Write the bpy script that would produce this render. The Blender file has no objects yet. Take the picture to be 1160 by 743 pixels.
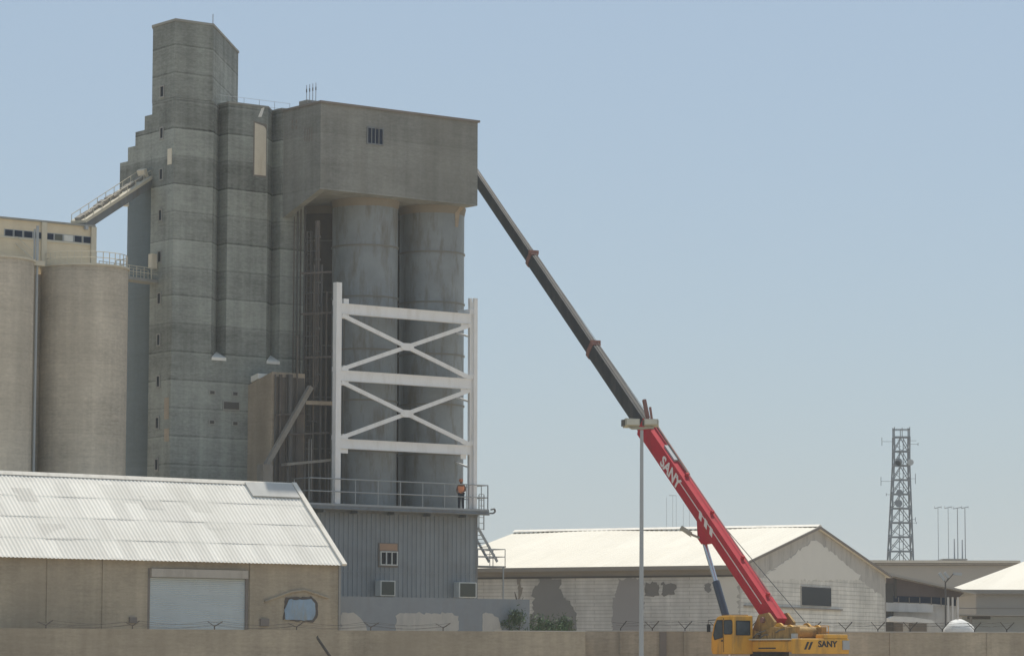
import bpy, bmesh, math, random
from mathutils import Vector, Matrix
random.seed(7)
PI = math.pi
sc = bpy.context.scene
COL = sc.collection

# ------------------------------------------------------------------ camera maths
F = 3700.0; CX, CY = 580.0, 371.5
PITCH = math.atan((752.0 - CY) / F); ROLL = math.radians(0.15)
CAM = Vector((0, 0, 1.5))
FWD = Vector((0, math.cos(PITCH), math.sin(PITCH)))
R0 = Vector((1, 0, 0)); U0 = R0.cross(FWD)
cr, sr = math.cos(ROLL), math.sin(ROLL)
RGT = R0 * cr + U0 * sr          # camera rolled a touch anticlockwise: the scene leans clockwise
UPV = U0 * cr - R0 * sr
def ray(u, v):
    return FWD + RGT * ((u - CX) / F) + UPV * ((CY - v) / F)
def at(u, v, Y):
    d = ray(u, v); return CAM + d * (Y / d.y)

class Frame:
    def __init__(s, o, a):
        s.o = Vector((o[0], o[1])); s.a = Vector((a[0], a[1])).normalized(); s.b = Vector((-s.a.y, s.a.x))
    def P(s, a, b, z):
        q = s.o + s.a * a + s.b * b; return Vector((q.x, q.y, z))
    def xy(s, a, b):
        q = s.o + s.a * a + s.b * b; return (q.x, q.y)
    def hit(s, u, v, b):            # plane b = const -> (a, z)
        d = ray(u, v); o = s.o + s.b * b; n = s.b
        t = (o - Vector((0, 0))).dot(n) / Vector((d.x, d.y)).dot(n)
        p = CAM + d * t; return (Vector((p.x, p.y)) - s.o).dot(s.a), p.z
    def hita(s, u, v, a):           # plane a = const -> (b, z)
        d = ray(u, v); o = s.o + s.a * a; n = s.a
        t = o.dot(n) / Vector((d.x, d.y)).dot(n)
        p = CAM + d * t; return (Vector((p.x, p.y)) - s.o).dot(s.b), p.z

# ------------------------------------------------------------------ mesh builder
OFF = {}
class MB:
    def __init__(s): s.v = []; s.f = []; s.sm = []
    def add(s, vs, fs, smooth=False):
        n = len(s.v); s.v += [Vector(x) for x in vs]
        for f in fs: s.f.append([i + n for i in f]); s.sm.append(smooth)
        return s
    def hexa(s, lo, hi):            # two quads, four points each, same order
        return s.add(list(lo) + list(hi), [[3, 2, 1, 0], [4, 5, 6, 7], [0, 1, 5, 4], [1, 2, 6, 5], [2, 3, 7, 6], [3, 0, 4, 7]])
    def box(s, fr, a0, a1, b0, b1, z0, z1):
        c = [(a0, b0), (a1, b0), (a1, b1), (a0, b1)]
        return s.hexa([fr.P(a, b, z0) for a, b in c], [fr.P(a, b, z1) for a, b in c])
    def extr(s, pts, vec, smooth=False):
        n = len(pts); vec = Vector(vec); pts = [Vector(p) for p in pts]
        s.add(pts + [p + vec for p in pts], [list(range(n))[::-1], list(range(n, 2 * n))])
        m = len(s.v) - 2 * n
        for i in range(n):
            j = (i + 1) % n; s.f.append([m + i, m + j, m + n + j, m + n + i]); s.sm.append(smooth)
        return s
    def prism(s, xys, z0, z1, smooth=False):
        return s.extr([Vector((x, y, z0)) for x, y in xys], (0, 0, z1 - z0), smooth)
    def cyl(s, x, y, r, z0, z1, n=48, r1=None):
        r1 = r if r1 is None else r1
        return s.tube((x, y, z0), (x, y, z1), r, r1, n)
    def tube(s, p, q, r, r1=None, n=8, cap=True):
        p = Vector(p); q = Vector(q); r1 = r if r1 is None else r1
        t = (q - p).normalized(); h = Vector((0, 0, 1)) if abs(t.z) < .95 else Vector((1, 0, 0))
        x = t.cross(h).normalized(); y = t.cross(x)
        m = len(s.v)
        for i in range(n):
            w = 2 * PI * i / n; s.v.append(p + (x * math.cos(w) + y * math.sin(w)) * r)
        for i in range(n):
            w = 2 * PI * i / n; s.v.append(q + (x * math.cos(w) + y * math.sin(w)) * r1)
        for i in range(n):
            j = (i + 1) % n; s.f.append([m + i, m + j, m + n + j, m + n + i]); s.sm.append(n > 6)
        if cap:
            k = len(s.v); s.v += [Vector(x) for x in s.v[m:m + 2 * n]]      # caps own their vertices, so the sides shade true
            s.f.append([k + i for i in range(n)][::-1]); s.sm.append(False)
            s.f.append([k + n + i for i in range(n)]); s.sm.append(False)
        return s
    def path(s, pts, r, n=6):
        for i in range(len(pts) - 1): s.tube(pts[i], pts[i + 1], r, r, n)
        return s
    def bar(s, p, q, w, h, side=None):      # w across side, h across the other
        p = Vector(p); q = Vector(q); t = (q - p).normalized()
        if side is None:
            side = t.cross(Vector((0, 0, 1)) if abs(t.z) < .95 else Vector((0, 1, 0)))
        side = Vector(side); side = (side - t * side.dot(t)).normalized(); o = t.cross(side)
        c = [side * (w / 2) * i + o * (h / 2) * j for i, j in ((-1, -1), (1, -1), (1, 1), (-1, 1))]
        return s.hexa([p + k for k in c], [q + k for k in c])
    def sphere(s, c, r, n=12, m=8, sc3=(1, 1, 1)):
        vs = []; fs = []
        for i in range(m + 1):
            th = PI * i / m
            for j in range(n):
                ph = 2 * PI * j / n
                vs.append(Vector(c) + Vector((r * sc3[0] * math.sin(th) * math.cos(ph), r * sc3[1] * math.sin(th) * math.sin(ph), r * sc3[2] * math.cos(th))))
        for i in range(m):
            for j in range(n):
                k = (j + 1) % n; fs.append([i * n + j, i * n + k, (i + 1) * n + k, (i + 1) * n + j])
        return s.add(vs, fs, True)
    def build(s, name, mat, parent=None, origin=None, clean=True, bevel=0):
        if parent is not None: off = OFF[parent.name]
        elif origin is not None: off = Vector(origin)
        else:
            xs = [p.x for p in s.v]; ys = [p.y for p in s.v]; zs = [p.z for p in s.v]
            off = Vector(((min(xs) + max(xs)) / 2, (min(ys) + max(ys)) / 2, min(zs)))
        me = bpy.data.meshes.new(name)
        me.from_pydata([p - off for p in s.v], [], s.f)
        me.polygons.foreach_set('use_smooth', s.sm)
        if clean:
            bm = bmesh.new(); bm.from_mesh(me)
            bmesh.ops.recalc_face_normals(bm, faces=bm.faces); bm.to_mesh(me); bm.free()
        me.materials.append(mat)
        o = bpy.data.objects.new(name, me); COL.objects.link(o)
        if parent is not None: o.parent = parent
        else: o.location = off
        OFF[o.name] = off
        if bevel:
            md = o.modifiers.new('bevel', 'BEVEL'); md.width = bevel; md.segments = 2; md.limit_method = 'ANGLE'
        return o
def tag(o, label=None, cat=None, group=None, kind=None):
    if label: o['label'] = label
    if cat: o['category'] = cat
    if group: o['group'] = group
    if kind: o['kind'] = kind
    return o
def thing(name, label, cat, loc, group=None):
    o = bpy.data.objects.new(name, None); COL.objects.link(o)
    o.location = Vector(loc); o.empty_display_size = .3; OFF[o.name] = Vector(loc)
    return tag(o, label, cat, group)

# ------------------------------------------------------------------ materials
class NT:
    def __init__(s, name):
        s.m = bpy.data.materials.new(name); s.m.use_nodes = True; s.t = s.m.node_tree; s.n = s.t.nodes
        s.b = s.n['Principled BSDF']
    def add(s, typ, ins=None, **kw):
        x = s.n.new(typ)
        for k, w in kw.items(): setattr(x, k, w)
        for k, w in (ins or {}).items():
            if isinstance(w, bpy.types.NodeSocket): s.t.links.new(w, x.inputs[k])
            else: x.inputs[k].default_value = w
        return x
    def math(s, op, a, b=0.0, c=0.0):
        return s.add('ShaderNodeMath', {0: a, 1: b, 2: c}, operation=op).outputs[0]
    def vm(s, op, a, b):
        x = s.add('ShaderNodeVectorMath', {0: a, 1: b}, operation=op); return x
    def pos(s):
        return s.add('ShaderNodeNewGeometry').outputs['Position']
    def noise(s, vec, scale, detail=4, rough=.55):
        return s.add('ShaderNodeTexNoise', {'Vector': vec, 'Scale': scale, 'Detail': detail, 'Roughness': rough}).outputs['Fac']
    def ramp(s, f, stops):
        r = s.add('ShaderNodeValToRGB', {'Fac': f}); e = r.color_ramp.elements
        while len(e) < len(stops): e.new(.5)
        for i, (p, c) in enumerate(stops): e[i].position = p; e[i].color = (*c, 1) if len(c) == 3 else c
        return r.outputs['Color']
    def mix(s, f, a, b, mode='MIX'):
        x = s.add('ShaderNodeMix', data_type='RGBA', blend_type=mode)
        for k, w in ((0, f), (6, a), (7, b)):
            if isinstance(w, bpy.types.NodeSocket): s.t.links.new(w, x.inputs[k])
            else: x.inputs[k].default_value = w if k == 0 else (*w, 1)[:4]
        return x.outputs[2]
    def wall(s, d):       # coordinates in a vertical wall: (along, z, 0)
        p = s.pos(); al = s.vm('DOT_PRODUCT', p, (d[0], d[1], 0)).outputs['Value']
        z = s.add('ShaderNodeSeparateXYZ', {0: p}).outputs['Z']
        return s.add('ShaderNodeCombineXYZ', {0: al, 1: z, 2: 0.0}).outputs[0]
    def scalevec(s, v, k): return s.vm('MULTIPLY', v, k).outputs[0]
    def bump(s, h, dist=.02, strength=.5):
        s.t.links.new(s.add('ShaderNodeBump', {'Height': h, 'Distance': dist, 'Strength': strength}).outputs[0], s.b.inputs['Normal'])
    def out(s, col, rough=.9, metal=0, spec=.3):
        if isinstance(col, bpy.types.NodeSocket): s.t.links.new(col, s.b.inputs['Base Color'])
        else: s.b.inputs['Base Color'].default_value = (*col, 1)
        if isinstance(rough, bpy.types.NodeSocket): s.t.links.new(rough, s.b.inputs['Roughness'])
        else: s.b.inputs['Roughness'].default_value = rough
        s.b.inputs['Metallic'].default_value = metal; s.b.inputs['Specular IOR Level'].default_value = spec
        return s.m
def tint(c, k): return tuple(min(1, x * k) for x in c)

def concrete(name, c, lift=1.45, band=.12, streak=.3, stain=None, phase=0.0):
    t = NT(name); p = t.pos()
    z = t.add('ShaderNodeSeparateXYZ', {0: p}).outputs['Z']
    wob = t.math('MULTIPLY', t.noise(t.scalevec(p, (.5, .5, .2)), 1, 3), .07)
    zz = t.math('DIVIDE', t.math('ADD', t.math('ADD', z, wob), phase), lift)
    fl = t.math('FLOOR', zz); fr = t.math('FRACT', zz)
    wn = t.add('ShaderNodeTexWhiteNoise', {'W': fl}, noise_dimensions='1D').outputs['Value']
    hs = t.noise(t.scalevec(p, (.35, .35, 5)), 1, 6, .65)          # board marks
    vs = t.noise(t.scalevec(p, (1.6, 1.6, .07)), 1, 5, .6)         # run-off streaks
    bl = t.noise(p, .28, 5, .6)
    fine = t.noise(t.scalevec(p, (1, 1, 2.5)), 4, 6, .7)
    a = t.math('ADD', t.math('MULTIPLY', t.math('SUBTRACT', wn, .5), band * 2), 1.0)
    a = t.math('ADD', a, t.math('MULTIPLY', t.math('SUBTRACT', hs, .5), streak * .85))
    a = t.math('ADD', a, t.math('MULTIPLY', t.math('SUBTRACT', vs, .5), streak * 1.5))
    a = t.math('ADD', a, t.math('MULTIPLY', t.math('SUBTRACT', bl, .5), streak * 2.0))
    a = t.math('ADD', a, t.math('MULTIPLY', t.math('SUBTRACT', fine, .5), streak * 1.5))
    ln = t.math('LESS_THAN', fr, t.math('MULTIPLY', t.noise(t.scalevec(p, (.7, .7, .2)), 1, 2), .11))
    a = t.math('SUBTRACT', a, t.math('MULTIPLY', ln, band * 1.3))
    hl = t.math('GREATER_THAN', fr, .93)
    a = t.math('ADD', a, t.math('MULTIPLY', hl, band * .5))
    col = t.mix(1.0, c, t.add('ShaderNodeCombineColor', {0: a, 1: a, 2: a}).outputs[0], 'MULTIPLY')
    if stain:
        sf = t.math('MULTIPLY', t.math('SUBTRACT', t.noise(t.scalevec(p, (.5, .5, .15)), 1, 5), .42), 3.0)
        sf = t.add('ShaderNodeClamp', {0: sf}).outputs[0]
        col = t.mix(t.math('MULTIPLY', sf, .7), col, stain)
    t.bump(t.math('ADD', hs, fine), .03, .35)
    return t.out(col, .93, 0, .2)

def plain(name, c, rough=.6, metal=0, var=.15, scale=2.0, spec=.35, stretch=(1, 1, 1), dirt=None, dirtk=.5):
    t = NT(name); p = t.scalevec(t.pos(), stretch)
    n = t.noise(p, scale, 5, .6)
    col = t.mix(n, tint(c, 1 - var), tint(c, 1 + var))
    if dirt:
        d = t.noise(t.scalevec(t.pos(), (1.5, 1.5, .35)), 1.3, 6, .65)
        f = t.add('ShaderNodeMapRange', {'Value': d, 'From Min': .48, 'From Max': .68, 'To Max': dirtk}).outputs[0]
        col = t.mix(f, col, dirt)
    return t.out(col, rough, metal, spec)

def blockwall(name, c, mortar, d, bw=.42, bh=.2, gap=.022, var=.2, patch=None, streak=None):
    t = NT(name); w = t.wall(d)
    br = t.add('ShaderNodeTexBrick', {'Vector': w, 'Color1': (*tint(c, 1 - var / 2), 1), 'Color2': (*tint(c, 1 + var / 2), 1), 'Mortar': (*mortar, 1),
               'Scale': 1.0, 'Mortar Size': gap, 'Mortar Smooth': .3, 'Brick Width': bw, 'Row Height': bh})
    n = t.noise(w, .35, 6, .62); f = t.add('ShaderNodeMapRange', {'Value': n, 'From Min': .35, 'From Max': .7, 'To Min': .78, 'To Max': 1.12}).outputs[0]
    n2 = t.noise(t.scalevec(w, (2.2, .3, 1)), 1, 5, .6); f2 = t.add('ShaderNodeMapRange', {'Value': n2, 'From Min': .3, 'From Max': .75, 'To Min': 1.06, 'To Max': .82}).outputs[0]
    k = t.math('MULTIPLY', f, f2)
    col = t.mix(1.0, br.outputs['Color'], t.add('ShaderNodeCombineColor', {0: k, 1: k, 2: k}).outputs[0], 'MULTIPLY')
    if patch:
        pn = t.noise(t.scalevec(w, (.25, .4, 1)), 1, 5, .6)
        col = t.mix(t.add('ShaderNodeMapRange', {'Value': pn, 'From Min': .52, 'From Max': .6, 'To Max': .6}).outputs[0], col, patch)
    t.bump(t.math('SUBTRACT', 1.0, br.outputs['Fac']), .02, .6)
    return t.out(col, .9, 0, .2)

def sheet(name, c, dark, d, sw=1.0, sl=1.2, var=.08, rough=.55, metal=0.0, along_z=False, dirtk=.45):
    """metal or fibre sheets: a slightly different tone for each sheet, run-off dirt"""
    t = NT(name); p = t.pos()
    al = t.vm('DOT_PRODUCT', p, (d[0], d[1], 0)).outputs['Value']
    z = t.add('ShaderNodeSeparateXYZ', {0: p}).outputs['Z']
    cell = t.add('ShaderNodeCombineXYZ', {0: t.math('FLOOR', t.math('DIVIDE', al, sw)), 1: t.math('FLOOR', t.math('DIVIDE', z, sl)), 2: 0.0}).outputs[0]
    wn = t.add('ShaderNodeTexWhiteNoise', {'Vector': cell}).outputs['Value']
    k = t.add('ShaderNodeMapRange', {'Value': wn, 'To Min': 1 - var, 'To Max': 1 + var}).outputs[0]
    rare = t.math('MULTIPLY', t.math('GREATER_THAN', wn, .93), -var * 1.2)
    k = t.math('ADD', k, rare)
    w2 = t.add('ShaderNodeCombineXYZ', {0: al, 1: z, 2: 0.0}).outputs[0]
    n = t.noise(t.scalevec(w2, (1.2, .35, 1)), 1, 6, .65)
    n3 = t.noise(t.scalevec(w2, (.3, .5, 1)), 1, 5, .6)
    f = t.add('ShaderNodeMapRange', {'Value': t.math('ADD', t.math('MULTIPLY', n, .5), t.math('MULTIPLY', n3, .5)), 'From Min': .46, 'From Max': .66, 'To Max': dirtk}).outputs[0]
    col = t.mix(1.0, c, t.add('ShaderNodeCombineColor', {0: k, 1: k, 2: k}).outputs[0], 'MULTIPLY')
    col = t.mix(f, col, dark)
    return t.out(col, rough, metal, .3)

D1 = (.797, .605); DW = (-.891, .454); DG = (.454, .891)
M = {}
M['tower'] = concrete('tower_concrete', (.25, .266, .244), 1.5, .22, .68)
M['tower2'] = concrete('headhouse_concrete', (.25, .253, .234), 1.5, .04, .5, stain=(.205, .2, .175))
M['tower_shade'] = concrete('shaft_painted_shade', (.16, .195, .21), 3, .02, .2)  # recess shade put into the rear shaft's dark bluish colour
M['annex'] = concrete('annex_concrete', (.42, .35, .27), 1.6, .03, .34, stain=(.24, .2, .15))
M['silo'] = concrete('grain_silo_concrete', (.50, .452, .375), 1.2, .04, .5, stain=(.40, .36, .295))
M['coping'] = concrete('coping_concrete', (.3, .3, .28), 3, .02, .2)
M['white_sill'] = plain('white_sill', (.8, .78, .72), .8)
M['cream'] = plain('cream_infill', (.68, .62, .5), .9, var=.12, dirt=(.5, .42, .3), dirtk=.5)
M['penthouse'] = concrete('penthouse_render', (.64, .56, .42), 3.1, .02, .14)
M['penthouse_trim'] = plain('penthouse_trim', (.56, .52, .42), .9)
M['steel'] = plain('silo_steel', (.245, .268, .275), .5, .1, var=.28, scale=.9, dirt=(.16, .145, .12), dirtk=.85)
M['steel_shade'] = plain('bay_shade_brown_steel', (.12, .108, .095), .8, 0, var=.3, scale=1.2, dirt=(.2, .15, .11), dirtk=.6)  # bay shade put into this dark brown, with random rusty blotches
M['ring'] = plain('stained_silo_top', (.25, .225, .185), .85, var=.15, dirt=(.24, .2, .16))
M['steel_band'] = plain('silo_band', (.22, .21, .185), .6, .2)
M['rust'] = plain('rusty_pipe', (.10, .085, .075), .85, var=.35, scale=3, dirt=(.17, .15, .13), dirtk=.6)
M['pipe'] = plain('grey_pipe', (.3, .3, .29), .55, .3, dirt=(.25, .19, .13), dirtk=.5)
M['pipedark'] = plain('dark_pipe', (.11, .105, .1), .6, .2)
M['duct'] = plain('dusty_duct', (.25, .235, .21), .9, var=.3, dirt=(.2, .16, .12))
M['frame_white'] = plain('white_frame_paint', (.84, .84, .83), .5, 0, var=.06, dirt=(.62, .58, .52), dirtk=.35)
M['rail'] = plain('grey_rail', (.34, .36, .37), .5, .3)
M['deck'] = plain('platform_steel', (.2, .215, .225), .6, .3, dirt=(.16, .12, .09), dirtk=.5)
M['cladding'] = sheet('blue_grey_cladding', (.26, .283, .3), (.16, .158, .15), D1, .9, 30, .07, .5, .2, dirtk=.5)
M['roof_white'] = sheet('cement_sheet_roof', (.76, .74, .68), (.56, .54, .48), D1, .84, .92, .09, .75, dirtk=.5)
M['roof_grey'] = sheet('grey_roof_slab', (.5, .5, .48), (.32, .32, .31), D1, .84, .92, .05, .8)
M['trim_white'] = plain('roof_trim', (.74, .71, .64), .7, var=.1, dirt=(.45, .42, .36))
M['shed_wall'] = concrete('shed_wall_render', (.40, .345, .26), 9, .02, .42, stain=(.29, .245, .185))
M['shutter'] = sheet('rolling_shutter', (.55, .61, .63), (.45, .49, .5), D1, 30, .3, .03, .5, .1, dirtk=.4)
M['shutter_box'] = plain('shutter_box', (.46, .43, .38), .7, dirt=(.28, .24, .2))
M['dark_gap'] = plain('dark_frame', (.09, .085, .08), .8)
M['blue_pane'] = plain('blue_painted_pane', (.27, .38, .5), .5, var=.3, dirt=(.3, .31, .28), dirtk=.85)
M['warm_panel'] = plain('plywood_panel', (.42, .27, .18), .8, var=.2)
M['glass'] = plain('dark_window_glass', (.012, .016, .022), .3, spec=.08, var=.3)
M['glass_blue'] = plain('blue_window_glass', (.016, .026, .05), .3, spec=.08, var=.3)
M['ac'] = plain('appliance_casing', (.62, .63, .6), .5, dirt=(.45, .4, .33), dirtk=.4)
M['ac_grille'] = plain('appliance_grille', (.09, .1, .085), .7)
M['low_wall'] = plain('low_wall_paint', (.25, .275, .30), .9, var=.14, dirt=(.25, .25, .245), dirtk=.4)
M['low_patch'] = plain('bare_wall_patch', (.47, .455, .42), .9, var=.15, dirt=(.36, .36, .35), dirtk=.7)
M['wh_roof'] = sheet('white_warehouse_roof', (.72, .685, .595), (.58, .54, .45), DW, 1.0, 1.2, .03, .7, dirtk=.4)
M['wh_long'] = blockwall('painted_blocks_long', (.64, .62, .585), (.46, .445, .415), DW, 2.4, .21, .018, .1)
M['wh_gable'] = blockwall('painted_blocks_gable', (.72, .70, .64), (.53, .51, .46), DG, 3.0, .25, .022, .1)
M['wh_cement'] = plain('bare_cement', (.45, .43, .395), .95, var=.12, scale=.8, dirt=(.22, .21, .2), dirtk=.5)
M['wh_render'] = plain('pale_render', (.66, .64, .585), .95, var=.08, scale=.6)
M['wh_beam'] = plain('ring_beam', (.28, .255, .225), .95, var=.15, scale=1.0, stretch=(1, 1, 3))
M['brick_in'] = plain('bricked_opening', (.2, .19, .18), .95, var=.15)
M['wh_patch2'] = plain('cement_patch_grey', (.33, .315, .31), .95, var=.12, scale=.5)
M['wh_patch'] = plain('cement_patch', (.23, .225, .22), .95, var=.15, scale=.6)
M['wall_l'] = concrete('boundary_wall_render', (.36, .315, .245), 9, .01, .45, stain=(.28, .24, .185))
M['wall_r'] = concrete('boundary_wall_render_pale', (.43, .375, .29), 9, .01, .5, stain=(.31, .265, .205))
M['wall_pillar'] = plain('wall_pillar', (.22, .195, .175), .95, var=.15)
M['iron'] = plain('rusty_iron', (.07, .065, .06), .8, .2)
M['galv'] = plain('galvanised_pole', (.36, .39, .41), .6, .1, var=.08)
M['lamp_body'] = plain('floodlight_body', (.34, .34, .29), .6, var=.15)
M['lamp_glass'] = plain('floodlight_glass', (.5, .5, .44), .25, spec=.5)
M['lattice'] = plain('lattice_steel', (.17, .195, .225), .6, .2)
M['mast'] = plain('mast_steel', (.36, .39, .42), .6, .2)
M['red'] = plain('red_boom_paint', (.46, .016, .035), .65, 0, var=.2, dirt=(.34, .04, .04), dirtk=.6, spec=.2)
M['boom_dark'] = plain('dark_boom_paint', (.035, .04, .045), .6, 0, var=.3, spec=.25, dirt=(.12, .12, .115), dirtk=.4)
M['collar'] = plain('boom_collar', (.24, .12, .10), .7, var=.35, scale=5)
M['yellow'] = plain('yellow_crane_paint', (.68, .36, .04), .45, var=.12, dirt=(.34, .2, .06), dirtk=.75, spec=.4)
M['yellow_dirty'] = plain('worn_machinery', (.36, .22, .07), .7, var=.5, scale=4, dirt=(.1, .07, .04), dirtk=.8)
M['black'] = plain('black_rubber', (.02, .02, .022), .7)
M['letter_white'] = plain('white_lettering', (.78, .74, .72), .6, var=.05)
M['letter_black'] = plain('black_lettering', (.03, .03, .03), .6)
M['chrome'] = plain('piston_rod', (.62, .64, .66), .2, .8, var=.05)
M['cyl'] = plain('cylinder_paint', (.04, .055, .09), .4, spec=.5)
M['rope'] = plain('steel_rope', (.1, .1, .1), .6, .4)
M['brown_clad'] = sheet('brown_cladding', (.13, .105, .10), (.08, .065, .065), (1, 0), 1.0, 40, .14, .7)
M['grey_roof'] = plain('grey_lean_roof', (.33, .315, .29), .8, var=.1)
M['far_wall'] = plain('far_wall', (.37, .345, .31), .95, var=.08, scale=.4)
M['far_trim'] = plain('far_trim', (.55, .51, .44), .9)
M['pale_wall'] = plain('pale_wall', (.6, .59, .57), .9, var=.08, scale=.6, dirt=(.34, .33, .31), dirtk=.4)
M['bluegrey_wall'] = plain('bluegrey_wall', (.42, .46, .49), .9, var=.08)
M['tarp'] = plain('white_tarpaulin', (.7, .7, .68), .8, var=.15, scale=3)
M['leaf'] = plain('leaf_green', (.06, .125, .045), .7, var=.5, scale=3)
M['leaf2'] = plain('leaf_grey_green', (.08, .13, .065), .8, var=.5, scale=3)
M['bark'] = plain('bark', (.12, .1, .08), .95, var=.3)
M['junk_blue'] = plain('junk_blue', (.1, .15, .17), .6, var=.3)
M['skin'] = plain('skin', (.22, .12, .08), .6, var=.05)
M['vest'] = plain('orange_vest', (.85, .32, .16), .8, var=.12, scale=8)
M['trousers'] = plain('dark_trousers', (.035, .04, .055), .9)
M['helmet'] = plain('orange_helmet', (.55, .2, .1), .4)
M['shirt'] = plain('pale_shirt', (.45, .5, .55), .85)
M['seatfab'] = plain('seat_fabric', (.03, .035, .05), .9)

def ragged(pts, amp=.075, step=.13):
    out = []
    for i in range(len(pts)):
        p, q = Vector(pts[i]), Vector(pts[(i + 1) % len(pts)]); n = max(1, int((q - p).length / step))
        for k in range(n):
            x = p.lerp(q, k / n); out.append((x.x + random.gauss(0, amp), x.y + random.gauss(0, amp)))
    return out
# ------------------------------------------------------------------ setting: ground
def ground():
    t = NT('sand_ground'); p = t.pos()
    n1 = t.noise(p, .03, 6, .6); n2 = t.noise(p, .8, 6, .7)
    c = t.mix(n1, (.46, .385, .28), (.58, .49, .37)); c = t.mix(t.math('MULTIPLY', n2, .5), c, (.25, .205, .15))
    t.bump(n2, .05, .4); m = t.out(c, .95, 0, .1)
    mb = MB(); S = 9000
    mb.add([(-S, -S, 0), (S, -S, 0), (S, S, 0), (-S, S, 0)], [[0, 1, 2, 3]])
    tag(mb.build('ground', m, origin=(0, 0, 0)), kind='structure')
    t = NT('asphalt'); p = t.pos(); n = t.noise(p, 6, 5, .7)
    m = t.out(t.mix(n, (.045, .045, .045), (.075, .072, .068)), .9, 0, .2)
    mb = MB(); mb.box(Frame((0, 0), (1, 0)), -600, 600, -4, 9, -.02, .012)
    tag(mb.build('road', m), kind='structure')
    ml = plain('road_paint', (.6, .6, .57), .7)
    mb = MB()
    for k in range(-20, 21): mb.box(Frame((0, 0), (1, 0)), k * 9, k * 9 + 3, 2.44, 2.56, .0, .016)
    for b in (-3.6, 8.6): mb.box(Frame((0, 0), (1, 0)), -600, 600, b - .06, b + .06, 0, .016)
    tag(mb.build('road_markings', ml), kind='structure')
    mk = plain('kerb_stone', (.4, .38, .34), .9)
    mb = MB(); mb.box(Frame((0, 0), (1, 0)), -600, 600, 9, 9.25, 0, .13)
    tag(mb.build('kerb', mk), kind='structure')
ground()

# ------------------------------------------------------------------ tower complex (grid frame G)
Cxy = at(362, 300, 174)
G = Frame((Cxy.x, Cxy.y), D1)
def za(u, v, b): return G.hit(u, v, b)[1]
def aa(u, v, b): return G.hit(u, v, b)[0]
BT, zlow = G.hita(320, 247, 0)                 # tower front plane, foot of the wing wall
ZT = za(362, 116.5, 0); ZB = za(362, 214, 0)
A1 = aa(541, 185, 0)
print('block', A1, BT, ZT, za(541, 139, 0), ZB, za(538, 236, 0), zlow)

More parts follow.
